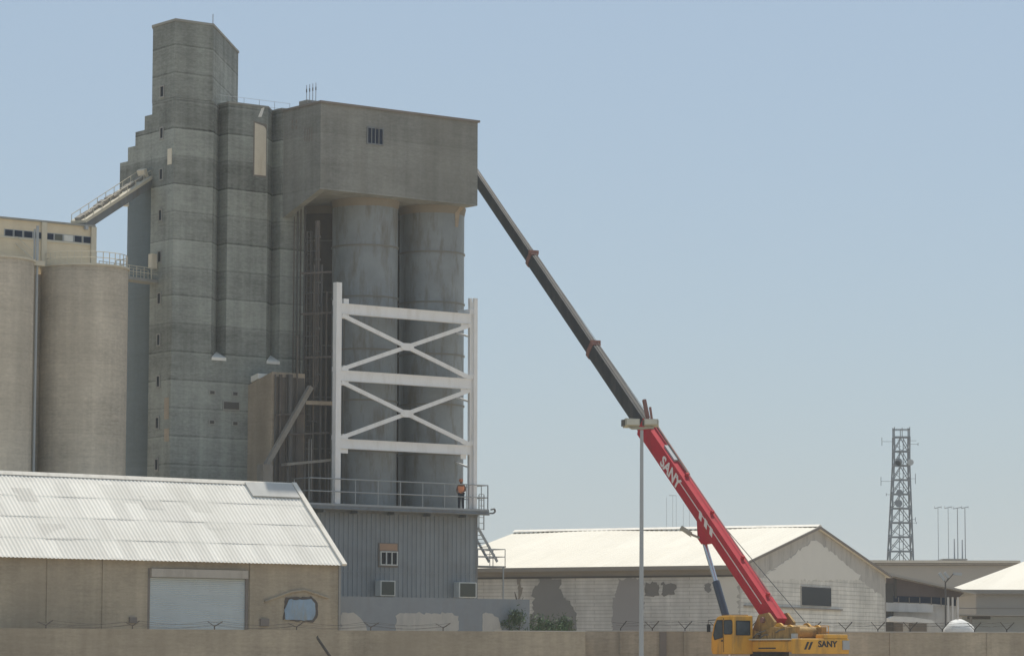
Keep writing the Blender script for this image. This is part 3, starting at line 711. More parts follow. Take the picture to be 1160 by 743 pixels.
# --- left concrete silos with beige penthouse
def left_silos():
    Y2 = 169; r = 49.5 / F * Y2
    c2 = at(94.5, 400, Y2); gx = Frame((c2.x, c2.y), D1)
    zt = at(94.5, 300, Y2 - r).z
    sp = None
    for k in range(100, 900):
        s = k / 100; P = gx.P(-s, 0, 10) - CAM; u = CX + F * P.dot(RGT) / P.dot(FWD)
        if u <= -16.5: sp = s; break
    for i in range(2):
        x, y = gx.xy(-sp * i, 0)
        root = thing('grain_silo', ['beige round concrete grain silo nearest the tower, whole width visible', 'beige round concrete grain silo cut by the left edge of the photo'][i], 'silo', (x, y, 0), 'beige grain silos')
        m = MB(); m.cyl(x, y, r, -.1, zt, 96); m.build('shell', M['silo'], root)
        m = MB(); m.cyl(x, y, r + .07, zt, zt + .1, 96); m.build('top_rim', M['penthouse_trim'], root)
        if i == 0:
            m = MB(); m.box(gx, -sp / 2 - 1.2, -sp / 2 + 1.2, .9, 1.1, 0, zt - .3); m.build('infill_wall', M['silo'], root)
            m = MB(); n = 22; pr = None
            for k in range(n + 1):
                w = math.radians(-165 + 215 * k / n); p = Vector((x + (r - .05) * math.cos(w), y + (r - .05) * math.sin(w), zt + .1))
                m.tube(p, p + Vector((0, 0, .62)), .022, n=5)
                if pr:
                    for h in (.32, .62): m.tube(pr + Vector((0, 0, h)), p + Vector((0, 0, h)), .02, n=5)
                pr = p
            m.build('guard_rail', M['penthouse_trim'], root)
    # bridge plate and pipe between
    x, y = gx.xy(gx.hit(39.8, 420, -.9)[0], -.9)
    r_ = thing('downpipe', 'pale vertical pipe in the dark gap between the two beige silos', 'pipe', (x, y, 0))
    ztop = at(39.5, 256, y).z
    m = MB(); m.tube((x, y, 0), (x, y, ztop), .075, n=10); m.tube((x - .16, y + .1, zt - .5), (x - .16, y + .1, ztop - .15), .05, n=8); m.build('pipe', M['galv'], r_)
    m = MB(); ax = gx.hit(40.5, 300, -.9)[0]; m.box(gx, ax - .42, ax + .42, -1.15, 0, zt - .12, zt + .12); m.build('support_slab', M['penthouse_trim'], r_)
    m = MB()
    # sloping handrail seen at far left in front of the penthouse
    p0 = at(2, 262, y + .6); p1 = at(37, 293, y + .6); m.tube(p0, p1, .035, n=6); m.tube(p0 + Vector((0, 0, .4)), p1 + Vector((0, 0, .4)), .02, n=6); m.build('stair_rail', M['penthouse_trim'], r_)
    # penthouse
    bf = .3
    aR_, zr = gx.hit(105, 257.5, bf); zb = zt + .1
    root = thing('penthouse', 'long beige rooftop gallery with a ribbon of dark windows on top of the silos', 'building', gx.P(aR_ - 5, 2, zb))
    m = MB(); m.box(gx, aR_ - 14, aR_, bf, bf + 3.8, zb, zr); m.build('wall', M['penthouse'], root)
    m = MB(); m.box(gx, aR_ - 14.1, aR_ + .12, bf - .12, bf + 3.9, zr, zr + .1); m.build('roof_slab', M['coping'], root)
    for u in (49.5, 105.5):
        a, _ = gx.hit(u, 280, bf); m = MB(); m.box(gx, a - .18, a + .12, bf - .14, bf - .001, zb, zr - .001); m.build('pilaster', M['penthouse_trim'], root)
    a0, _ = gx.hit(-30, 262, bf)
    zw1 = gx.hit(60, 264.5, bf)[1]; zw0 = gx.hit(60, 272.5, bf)[1]
    m = MB(); m.box(gx, a0, gx.hit(103, 270, bf)[0], bf - .05, bf - .001, zw0 - .1, zw0); m.build('sill', M['penthouse_trim'], root)
    wins = [(-24, -14, 0), (-12, -3, 0), (5, 14.3, 0), (15.8, 25, 0), (26.7, 36.5, 0), (38, 47.2, 0), (52, 60.5, 0), (61.5, 70.8, 1), (72, 82.5, 2), (84, 92.4, 0), (94.2, 103, 0)]
    for u0, u1, k in wins:
        x0 = gx.hit(u0, 268, bf)[0]; x1 = gx.hit(u1, 268, bf)[0]
        m = MB(); m.box(gx, x0 - .03, x1 + .03, bf - .03, bf + .02, zw0, zw1); f = m.build('window', M['rail'], root)
        m = MB(); m.box(gx, x0 + .02, x1 - .02, bf - .045, bf - .02, zw0 + .03, zw1 - .03); m.build('pane', [M['glass_blue'], M['ac_grille'], M['ac']][k], f)
    m = MB(); a, z = gx.hit(96, 258, bf); m.box(gx, a - .08, a + .08, bf - .25, bf - .05, z - .12, z + .08); m.build('lamp', M['mast'], root)
    # conveyor gallery up to the tower
    Pt = G.P(aT - .03, G.hita(167, 205, aT)[0], G.hita(167, 205, aT)[1] - .1)
    Pb = gx.P(aR_ - 1.0, bf + 1.6, zr + .2); Pb2 = at(94, 254.5, Pb.y)
    r_ = thing('conveyor_gallery', 'inclined conveyor gallery with handrail rising from the penthouse roof to the tower', 'conveyor', Pb2)
    t = (Pt - Pb2).normalized(); nrm = t.cross(Vector((0, 0, 1))).normalized(); up = nrm.cross(t)
    st = Pb2 - t * .3
    m = MB(); m.bar(st, Pt, .9, .40, side=nrm); m.build('truss', M['deck'], r_)
    m = MB(); m.bar(st + up * .27, Pt + up * .27, 1.0, .16, side=nrm); m.build('walkway', M['penthouse_trim'], r_)
    m = MB()
    L = (Pt - st).length; n = 8
    for s in (-.45, .45):
        for k in range(n + 1):
            p = st.lerp(Pt, k / n) + nrm * s + up * .28; m.tube(p, p + Vector((0, 0, .42)), .02, n=5)
        m.tube(st + nrm * s + up * .28 + Vector((0, 0, .42)), Pt + nrm * s + up * .28 + Vector((0, 0, .42)), .022, n=5)
    m.build('handrail', M['penthouse_trim'], r_)
    m = MB()
    for k in range(14):
        p = st.lerp(Pt, (k + .5 + random.uniform(-.3, .3)) / 14) + up * .42; m.bar(p - t * .18, p + t * .18, random.uniform(.3, .6), random.uniform(.1, .22), side=nrm)
    m.build('belt_cover', M['duct'], r_)
    m = MB(); m.bar(Pt - t * .25 + up * .5, Pt + up * .5, .5, .6, side=nrm); m.build('drive_box', M['cream'], r_)
    # footbridge silo - tower
    r_ = thing('footbridge', 'short railed footbridge from the beige silo top to a door in the tower', 'bridge', gx.P(r, 0, zt))
    q0 = Vector((*gx.xy(r * .55, r * .55), zt - .02)); bq, zq = G.hita(174, 303, aT); q1 = G.P(aT, bq, zt - .02)
    m = MB(); m.bar(q0, q1, .9, .16); m.build('deck', M['coping'], r_)
    m = MB(); sd = (q1 - q0).cross(Vector((0, 0, 1))).normalized()
    for s in (-.4, .4): rail_run(m, [q0 + sd * s + Vector((0, 0, .08)), q1 + sd * s + Vector((0, 0, .08))], (.3, .6), .55, .02)
    m.build('guard_rail', M['penthouse_trim'], r_)
    m = MB(); bq2, zq2 = G.hita(176.5, 297, aT); m.box(G, aT - .35, aT - .02, bq2 - .2, bq2 + .2, zq2 - .35, zq2 + .42); m.build('door_hood', M['cream'], r_)
left_silos()

# ------------------------------------------------------------------ corrugated sheet helper
def corrugated(fr, a0, a1, b0, z0, b1, z1, pitch, amp, rows, lift=.014, seg=8):
    """sheet rows from the eave (b0,z0) to the ridge (b1,z1); each higher row overlaps the lower one"""
    m = MB(); n = int((a1 - a0) / pitch * seg)
    nb = Vector((b1 - b0, z1 - z0)).normalized()
    for r in range(rows):
        t0 = r / rows - (.02 if r else 0); t1 = (r + 1) / rows
        base = len(m.v)
        for i in range(n + 1):
            a = a0 + (a1 - a0) * i / n; h = amp * math.sin(2 * PI * a / pitch)
            for t, ex in ((t0, lift if r else 0), (t1, 0)):
                b = b0 + (b1 - b0) * t; z = z0 + (z1 - z0) * t
                q = h + ex + .004 * math.sin(a * 1.3 + r * 2)
                m.v.append(fr.P(a, b - nb.y * q, z + nb.x * q))
        for i in range(n):
            m.f.append([base + 2 * i, base + 2 * i + 2, base + 2 * i + 3, base + 2 * i + 1]); m.sm.append(True)
    return m

# ------------------------------------------------------------------ left warehouse
def shed():
    c = at(385, 660, 162.3); g = Frame((c.x, c.y), D1)
    aLft = g.hit(-60, 650, 0)[0]
    ze = g.hit(388, 640, -.35)[1]
    print('shed: Y at u=0', g.P(g.hit(0, 650, 0)[0], 0, 0).y, 'len', -aLft, 'eave', ze, g.hit(2, 632, -.35)[1])
    aRk = g.hit(390, 640, -.35)[0]
    br, zr = g.hita(333, 549, aRk)
    print('ridge', br, zr, 'left ridge z', g.hit(2, 535, br)[1])
    root = thing('left_warehouse', 'long low brown warehouse with pale corrugated roof and roller shutter', 'warehouse', g.P(-10, 0, 0))
    d = (br + .35)
    zw = ze + (zr - ze) * .35 / d - .12
    bb = br + 2.6; zbk = zr - (zr - ze) / d * 2.6
    # wall with a door opening
    d0, zd1 = g.hit(170.5, 643, 0); d1, _ = g.hit(279, 645, 0)
    m = MB()
    for x0, x1 in ((aLft, d0 - .15), (d1 + .15, 0)):
        m.box(g, x0, x1, 0, .3, -.2, zw)
    m.box(g, d0 - .15, d1 + .15, 0, .3, zd1, zw)
    m.build('front_wall', M['shed_wall'], root)
    m = MB(); m.extr([g.P(0, 0 + .301, -.2), g.P(0, bb, -.2), g.P(0, bb, zbk - .1), g.P(0, br, zr - .15), g.P(0, .301, zw)], g.a.to_3d() * -.3); m.build('gable_wall', M['shed_wall'], root)
    m = MB(); m.box(g, aLft, -.3, bb - .3, bb, -.2, zbk - .1); m.build('rear_wall', M['shed_wall'], root)
    m = MB(); m.box(g, -.09, .03, -.05, .06, -.2, zw); m.build('drainpipe', M['pipe'], root)
    m = corrugated(g, aLft, aRk, -.35, ze, br, zr, .215, .019, 4)
    rf = m.build('roof', M['roof_white'], root, clean=False)
    m = corrugated(g, aLft, aRk, bb + .3, zbk - .1, br, zr, .215, .03, 3)
    m.build('roof', M['roof_white'], root, clean=False)
    m = MB(); dz = (zr - ze) / d; w = .16
    m.extr([g.P(aLft, br - w, zr - w * dz + .06), g.P(aLft, br, zr + .1), g.P(aLft, br + w, zr - w * dz + .06), g.P(aLft, br, zr + .06)], g.a.to_3d() * (aRk - aLft - 0)); m.build('ridge_cap', M['trim_white'], rf)
    m = MB(); m.bar(g.P(aRk - .02, -.4, ze + .02), g.P(aRk - .02, br, zr + .08), .26, .13, side=g.a.to_3d()); m.build('verge_trim', M['trim_white'], rf)
    # grey slab laid over the roof by the ridge, possibly standing in for shadow
    p = [(275, 547.5), (334, 548), (341, 563.5), (284, 562)]
    nv = Vector((br + .35, zr - ze)).normalized()
    x0, x1 = g.hit(276, 548, br)[0], aRk - .2; f = .80
    def rp(a, f, q): b = -.35 + (br + .35) * f; z = ze + (zr - ze) * f; return g.P(a, b - nv.y * q, z + nv.x * q)
    m = MB(); m.hexa([rp(x0, .82, .04), rp(x1, .82, .04), rp(x1, .99, .04), rp(x0, .99, .04)], [rp(x0, .82, .1), rp(x1, .82, .1), rp(x1, .99, .1), rp(x0, .99, .1)])
    m.build('grey_slab', M['roof_grey'], rf)
    for (u0, v0, u1, f0, f1) in ((20, 0, 47, .66, .82), (52, 0, 88, .22, .40), (165, 0, 190, .62, .78), (220, 0, 245, .6, .76), (236, 0, 262, .40, .5)):
        zz = ze + (zr - ze) * f0; bq = -.35 + (br + .35) * f0
        x0 = g.hit(u0, 600, bq)[0]; x1 = g.hit(u1, 600, bq)[0]
        nn = max(1, int((x1 - x0) / .215)); x1 = x0 + nn * .215
        mm = MB(); seg = nn * 8; base = 0
        for i in range(seg + 1):
            a = x0 + (x1 - x0) * i / seg; h = .019 * math.sin(2 * PI * a / .215)
            mm.v.append(rp(a, f0, h + .012)); mm.v.append(rp(a, f1, h + .012))
        for i in range(seg): mm.f.append([2 * i, 2 * i + 2, 2 * i + 3, 2 * i + 1]); mm.sm.append(True)
        mm.build('patch_sheet', random.choice([M['patch_a'], M['patch_b']]), rf, clean=False)
    # eave beam
    m = MB(); m.box(g, aLft, 0, -.06, -.001, zw - .16, zw); m.build('eave_beam', M['wall_pillar'], root)
    # roller shutter
    m = MB()
    zb = 0; n = int((zd1 - .35) / .09)
    for k in range(n):
        z = k * .09; m.add([g.P(d0, .12, z), g.P(d1, .12, z), g.P(d1, .09, z + .045), g.P(d0, .09, z + .045), g.P(d1, .12, z + .09), g.P(d0, .12, z + .09)], [[0, 1, 2, 3], [3, 2, 4, 5]])
    door = m.build('roller_shutter', M['shutter'], root, clean=False)
    m = MB(); m.box(g, d0 - .02, d1 + .02, -.16, .14, zd1 - .42, zd1 - .02); m.build('shutter_box', M['shutter_box'], door)
    for x in (d0 - .15, d1): m = MB(); m.box(g, x, x + .15, .02, .2, 0, zd1); m.build('guide_rail', M['wall_pillar'], door)
    # window
    w0, z1 = g.hit(322, 677, 0); w1, z0 = g.hit(358, 703, 0)
    m = MB(); m.extr([g.P(a, -.04, z) for a, z in ragged([(w0 - .1, z0 + .05), (w1 - .2, z0 - .08), (w1 + .1, z0 + .3), (w1 + .06, z1 - .2), (w1 - .3, z1 + .1), (w0 + .1, z1 + .02)], .025, .15)], g.b.to_3d() * .04); wf = m.build('window', M['rust'], root)
    m = MB(); r = .12; m.extr([g.P(a, -.06, z) for a, z in ragged([(w0 + .05, z0 + .05), (w1 - .3, z0 + .02), (w1 - .08, z0 + .3), (w1 - .1, z1 - .25), (w1 - .35, z1 - .04), (w0 + .2, z1 - .08), (w0, z0 + .5)], .02, .15)], g.b.to_3d() * .03); m.build('pane', M['blue_pane'], wf)
    # sagging canopy edge over it
    m = MB(); q = [g.hit(300, 681, -.05), g.hit(330, 670, -.05), g.hit(345, 668, -.05), g.hit(372, 677, -.05)]
    m.path([g.P(a, -.05, z) for a, z in q], .06, 6); m.build('conduit', M['shed_wall'], root)
    for u in (55, 118, 274):
        a = g.hit(u, 670, 0)[0]
        if u == 274: a = d1 + .3
        m = MB(); m.box(g, a - .12, a + .12, -.06, -.002, 0, zw - .17); m.build('pilaster', M['shed_wall'], root)
    a, z = g.hit(150, 703, 0); m = MB(); m.box(g, a - .2, a + .2, -.1, -.002, z - .1, z + .18); m.build('meter_box', M['wall_pillar'], root)
    a, z = g.hit(299, 703, 0); m = MB(); m.box(g, a - .25, a + .25, -.1, -.002, z - .25, z + .1); m.build('vent_grille', M['wall_pillar'], root)
    return g
M['patch_a'] = plain('patched_sheet_grey', (.64, .62, .565), .8, var=.15, scale=1.2)
M['patch_b'] = plain('patched_sheet_dull', (.68, .66, .6), .8, var=.15, scale=1.2)
SH = shed()

# --- low painted wall in front of the clad building
def lowwall():
    q0 = at(386, 675, 164); q1 = at(600, 679, 171)
    g = Frame((q0.x, q0.y), (q1.x - q0.x, q1.y - q0.y)); L = (q1 - q0).to_2d().length; z = q0.z
    root = thing('low_yard_wall', 'low blue grey yard wall with pale bare patches below the clad building', 'wall', g.P(L / 2, 0, 0))
    m = MB(); m.box(g, 0, L, 0, .2, -.2, z); m.build('wall', M['low_wall'], root)
    def patch(us):
        pts = [g.hit(u, v, -.01) for u, v in us]
        m = MB(); m.extr([g.P(a, -.012, zz) for a, zz in ragged(pts, .04, .15)], g.b.to_3d() * .02); m.build('bare_patch', M['low_patch'], root)
    patch([(386, 716), (386, 694), (398, 692), (406, 696), (412, 706), (417, 716)])
    patch([(448, 716), (449, 697), (452, 694), (512, 694), (519, 697), (519, 716)])
    patch([(546, 716), (547, 696), (550, 694), (559, 695), (566, 703), (569, 716)])
lowwall()

# ------------------------------------------------------------------ white warehouse on the right
def wwh():
    c = at(838, 660, 185)
    gg = Frame((c.x, c.y), DG)            # a: along the gable; b: along the long side (to the left and back)
    ze = gg.hit(838, 638, 0)[1]
    LG = gg.hit(1003, 660, 0)[0]; zp = None
    am = LG / 2; 
    zp = gg.hit(925, 596, 0)[1]; am = gg.hit(925, 600, 0)[0]
    zr = gg.hit(1003, 650.5, 0)[1]
    print('wwh eave', ze, zr, 'peak', zp, 'am', am, LG)
    LL = gg.hita(593, 600, am)[0]
    print('ridge len', LL, 'ridge z', gg.hita(593, 597, am)[1], 'left eave', gg.hita(560, 638, 0)[1])
    root = thing('white_roof_warehouse', 'wide gabled warehouse with bright white roof behind the crane', 'warehouse', gg.P(am, 5, 0))
    zl = min(ze, zr)
    m = MB(); m.box(gg, .2, LG - .2, LL - .3, LL, 0, zl); m.box(gg, LG - .3, LG, .3, LL, 0, zl); m.build('rear_wall', M['wh_cement'], root)
    m = MB(); m.extr([gg.P(.0, 0, 0), gg.P(LG, 0, 0), gg.P(LG, 0, zl - .1), gg.P(am, 0, zp - .15), gg.P(0, 0, zl - .1)], gg.b.to_3d() * .3); m.build('gable_wall', M['wh_cement'], root)
    m = MB(); m.box(gg, -.002, .3, .301, LL, 0, zl - .35); m.build('long_wall', M['wh_long'], root)
    m = MB(); z0 = gg.hita(700, 653, 0)[1]; m.box(gg, -.03, -.003, 0, LL, z0, zl - .05); m.build('ring_beam', M['wh_beam'], root)
    m = MB(); m.box(gg, -.07, -.031, 0, LL, z0 - .06, z0 + .04); m.build('string_course', M['dark_gap'], root)
    # roof: left plane visible, with thickness
    ov = .5; t = (zp - zl) / am
    m = MB(); n = 60
    def slope(a0, z0, a1, z1, name):
        m = MB(); nn = int((LL + 1.2) / .33) * 4
        for th in (0, -.1):
            base = len(m.v)
            for i in range(nn + 1):
                b = -.22 + (LL + .8) * i / nn; h = .03 * (1 if (i % 4) < 1 else 0)
                sag = .05 * math.sin(b * .55) * 1
                m.v.append(gg.P(a0, b, z0 + h + th)); m.v.append(gg.P(a1, b, z1 + h + th + sag - .02))
            for i in range(nn): m.f.append([base + 2 * i, base + 2 * i + 2, base + 2 * i + 3, base + 2 * i + 1]); m.sm.append(False)
        m.hexa([gg.P(a0, -.22, z0 - .1), gg.P(a1, -.22, z1 - .1), gg.P(a1, -.19, z1 - .1), gg.P(a0, -.19, z0 - .1)], [gg.P(a0, -.22, z0 + .02), gg.P(a1, -.22, z1 + .02), gg.P(a1, -.19, z1 + .02), gg.P(a0, -.19, z0 + .02)])
        return m.build(name, M['wh_roof'], root, clean=False)
    rf = slope(-ov, zl - ov * t, am, zp, 'roof')
    slope(LG + ov, zl - ov * t, am, zp, 'roof')
    m = MB(); m.extr([gg.P(am - .35, -.24, zp - .02), gg.P(am, -.24, zp + .12), gg.P(am + .35, -.24, zp - .02)], gg.b.to_3d() * (LL + .84)); m.build('ridge_cap', M['trim_white'], rf)
    m = MB(); m.box(gg, -ov - .12, -ov, -.22, LL + .58, zl - ov * t - .2, zl - ov * t + .03); m.build('gutter', M['wh_beam'], rf)
    for a0, z0, a1, z1 in ((-ov, zl - ov * t, am, zp), (LG + ov, zl - ov * t, am, zp)):
        m = MB(); m.bar(gg.P(a0, -.26, z0 - .05), gg.P(a1, -.26, z1 - .07), .05, .14, side=gg.b.to_3d()); m.build('bargeboard', M['wall_pillar'], rf)
    # painted block face on the gable
    def gp(us, name, mat, off, thick=.01):
        m = MB(); m.extr([gg.P(h[0], -off, h[1]) for h in ragged([gg.hit(u, v, -off) for u, v in us], .05, .3)], gg.b.to_3d() * thick); return m.build(name, mat, root)
    gp([(839, 740), (1001.5, 740), (1001.5, 690), (1001.5, 676), (983, 664), (925, 617), (920, 617), (861, 655), (839, 672)], 'painted_blocks', M['wh_gable'], .012)
    gp([(925, 612), (921, 612), (868, 652), (872, 657), (972, 657), (975, 652)], 'pale_render', M['wh_render'], .02)
    # window and ledge
    p0 = gg.hit(907, 685, 0); p1 = gg.hit(940, 666, 0)
    m = MB(); m.box(gg, p0[0] - .05, p1[0] + .05, -.08, -.0, p0[1] - .05, p1[1] + .05); f = m.build('window', M['wh_cement'], root)
    m = MB(); m.box(gg, p0[0], p1[0], -.09, -.02, p0[1], p1[1]); m.build('pane', M['glass'], f)
    q0 = gg.hit(842, 682.5, 0); q1 = gg.hit(952, 686, 0); m = MB(); m.box(gg, q0[0], q1[0], -.16, -.013, p0[1] - .22, p0[1] - .14); m.build('ledge', M['wh_beam'], root)
    # patches on the long wall (plane a = 0)
    def lp(us, name, mat, off=.012):
        pts = [gg.hita(u, v, -off) for u, v in us]
        m = MB(); m.extr([gg.P(-off, b, z) for b, z in ragged(pts)], gg.a.to_3d() * .012); return m.build(name, mat, root)
    lp([(604, 735), (600, 700), (605, 690), (603, 672), (609, 663), (613, 655), (634, 655), (635, 672), (641, 678), (648, 684), (653, 698), (652, 712), (655, 735)], 'cement_patch', M['wh_patch'])
    lp([(693, 735), (694, 690), (696, 672), (701, 663), (702, 655), (722, 655), (729, 659), (729, 735)], 'cement_patch', M['wh_patch2'])
    lp([(585, 652), (590, 652), (591, 668), (587, 680), (586, 668)], 'cement_patch', M['wh_beam'], .016)
    for us in ([(730, 659), (745.5, 659), (745, 674), (730, 675)], [(749, 659), (764.5, 660), (767, 664), (765, 671), (763, 675), (749, 674)]):
        lp(us, 'bricked_window', M['brick_in'], .026)
    lp([(799, 659), (806, 659), (806, 670), (799, 670)], 'cement_patch', M['wh_patch'])
    lp([(812, 652), (836, 652), (836, 735), (818, 735), (820, 680)], 'cement_patch', M['wh_render'], .008)
wwh()

# ------------------------------------------------------------------ buildings at the far right
X = Frame((0, 0), (1, 0))
def pxz(u, v, Y): p = at(u, v, Y); return p.x, p.z
def pbox(m, u0, u1, v0, v1, Y0, Y1, zmin=None):
    x0, z1 = pxz(u0, v0, Y0); x1, z0 = pxz(u1, v1, Y0)
    m.box(X, x0, x1, Y0, Y1, z0 if zmin is None else zmin, z1)
def right():
    # far flat-roofed block
    Y = 300
    root = thing('flat_roof_building', 'far grey flat roofed building with a thin pale parapet, right background', 'building', (at(1060, 700, Y).x, Y, 0))
    m = MB(); pbox(m, 960, 1152, 640, 740, Y, Y + 14, 0); m.build('wall', M['far_wall'], root)
    m = MB(); pbox(m, 957, 1155, 637.5, 640, Y - .4, Y + 14.4); m.build('shadow_band', M['wh_beam'], root)
    m = MB(); pbox(m, 956, 1156, 634, 637.5, Y - .6, Y + 14.6); m.build('parapet', M['far_trim'], root)
    m = MB(); pbox(m, 1068, 1096, 632.5, 634, Y + 1, Y + 6); m.build('roof_box', M['grey_roof'], root)
    # lean-to with brown cladding
    Y = 209
    root = thing('brown_lean_to', 'brown clad lean-to with sloping grey roof joined to the white roofed warehouse', 'shed', (at(1040, 700, Y).x, Y, 0))
    def ext(us, dy, name, mat, Y=Y, par=root, bv=0):
        m = MB(); m.extr([at(u, v, Y) for u, v in us], (0, dy, 0)); return m.build(name, mat, par)
    ext([(1002, 647), (1012, 649.5), (1106, 671), (1106, 673), (1012, 652.2), (1002, 650.5)], 9, 'roof', M['grey_roof'], Y - .8)
    ext([(1004, 652.5), (1012, 654), (1092, 671.3), (1083, 679), (1070, 676.4), (1004, 674.4)], .2, 'cladding', M['brown_clad'])
    m = MB(); x0, z1 = pxz(1003, 655, Y - .05); m.box(X, x0, x0 + .5, Y - .05, Y, 0, z1 - .3); x1, zz = pxz(1013, 655, Y); m.box(X, x1, x1 + .15, Y - .06, Y, zz - 1.25, zz); m.build('post', M['dark_gap'], root)
    ext([(1008, 674.5), (1070, 676.5), (1083, 679), (1083, 686), (1050, 683), (1008, 681.5)], .15, 'window', M['glass_blue'], Y - .03)
    m = MB()
    for u in (1018, 1030, 1042, 1055, 1066, 1076): x, z = pxz(u, 678, Y - .06); m.box(X, x - .03, x + .03, Y - .07, Y - .04, z - .45, z + .1)
    m.build('mullion', M['wall_pillar'], root)
    ext([(1004, 682), (1050, 684), (1057, 685), (1057, 693.5), (1004, 692)], .3, 'fascia', M['pale_wall'], Y - .2)
    m = MB(); pbox(m, 1003.5, 1084, 686, 735, Y + .3, Y + .6, 0); m.build('wall', M['pale_wall'], root)
    for u in (1074, 1079, 1085):
        m = MB(); x, z = pxz(u, 676, Y - .3); m.box(X, x - .06, x + .06, Y - .36, Y - .24, 0, z); m.build('column', M['pale_wall'], root)
    # awning + openings
    ext([(1004, 700), (1008, 698), (1030, 699), (1052, 702.5), (1058, 706), (1004, 704)], -1.6, 'awning', M['tarp'], Y - .25)
    for u0, u1 in ((1012, 1023), (1030, 1050)):
        m = MB(); pbox(m, u0, u1, 705.5, 730, Y + .22, Y + .31); m.build('opening', M['wall_pillar'], root)
    # building with the white hip roof
    Y = 222
    root = thing('hip_roof_building', 'grey building with cream white hip roof at the right edge', 'building', (at(1140, 700, Y).x, Y, 0))
    x0, z0 = pxz(1100, 668, Y); x1, _ = pxz(1280, 668, Y); xr, zr = pxz(1170, 632, Y + 7)
    m = MB(); m.box(X, x0 + .4, x1, Y + .4, Y + 14, 0, z0 - .1); m.build('wall', M['far_wall'], root)
    pxl = pxz(1090, 668, Y)[0]
    m = MB(); m.add([(pxl, Y, z0), (x1, Y, z0), (x1, Y + 14, z0), (pxl, Y + 14, z0), (xr, Y + 7, zr), (x1, Y + 7, zr)], [[0, 1, 5, 4], [2, 3, 4, 5], [3, 0, 4], [1, 2, 5], [3, 2, 1, 0]]); m.build('roof', M['wh_roof'], root)
    m = MB(); m.box(X, pxl, x1, Y - .12, Y - .005, z0 - .25, z0 + .03); m.build('gutter', M['wh_beam'], root)
    m = MB(); pbox(m, 1086, 1290, 688, 689.5, Y + .37, Y + .5); m.build('string_course', M['wh_beam'], root)
    # flat canopy with low wall
    Y = 214
    root = thing('flat_canopy', 'thin flat canopy on posts over a blue grey low building, far right', 'canopy', (at(1120, 700, Y).x, Y, 0))
    m = MB(); pbox(m, 1067, 1290, 695.5, 697.5, Y, Y + 5); m.build('roof_slab', M['grey_roof'], root)
    m = MB()
    for u in (1068, 1100, 1180, 1260): x, z = pxz(u, 698, Y + .1); m.box(X, x - .08, x + .08, Y + .1, Y + .26, 0, z)
    m.build('post', M['wh_beam'], root)
    m = MB(); pbox(m, 1090, 1290, 698.5, 735, Y + 2.4, Y + 3, 0); m.build('wall', M['bluegrey_wall'], root)
    m = MB(); pbox(m, 1096, 1122, 697.5, 701, Y + 1.2, Y + 1.4); m.build('shade_net', M['dark_gap'], root)
    # white tarpaulin dome
    Y = 196; c = at(1087, 716, Y); rt = 17 / F * Y; h = at(1087, 700, Y).z - c.z
    m = MB(); n, k = 20, 7; vs = []; fs = []
    zb = 0
    for i in range(k + 1):
        th = PI / 2 * i / k
        for j in range(n):
            ph = 2 * PI * j / n; rr = rt * math.cos(th) * (1 + .07 * math.sin(5 * ph) + .04 * math.sin(9 * ph + i))
            vs.append((c.x + rr * math.cos(ph), c.y + rr * math.sin(ph), c.z + h * .9 * math.sin(th) * (1 + .06 * math.sin(3 * ph + i))))
    for i in range(k):
        for j in range(n): jj = (j + 1) % n; fs.append([i * n + j, i * n + jj, (i + 1) * n + jj, (i + 1) * n + j])
    m.add(vs, fs, True); m.add([(c.x + rt * math.cos(2 * PI * j / n), c.y + rt * math.sin(2 * PI * j / n), zz) for zz in (0, c.z) for j in range(n)], [[j, (j + 1) % n, n + (j + 1) % n, n + j] for j in range(n)])
    r = thing('tarpaulin_heap', 'rounded white tarpaulin cover showing above the boundary wall at right', 'tarpaulin', (c.x, c.y, 0))
    m.build('cover', M['tarp'], r)
right()

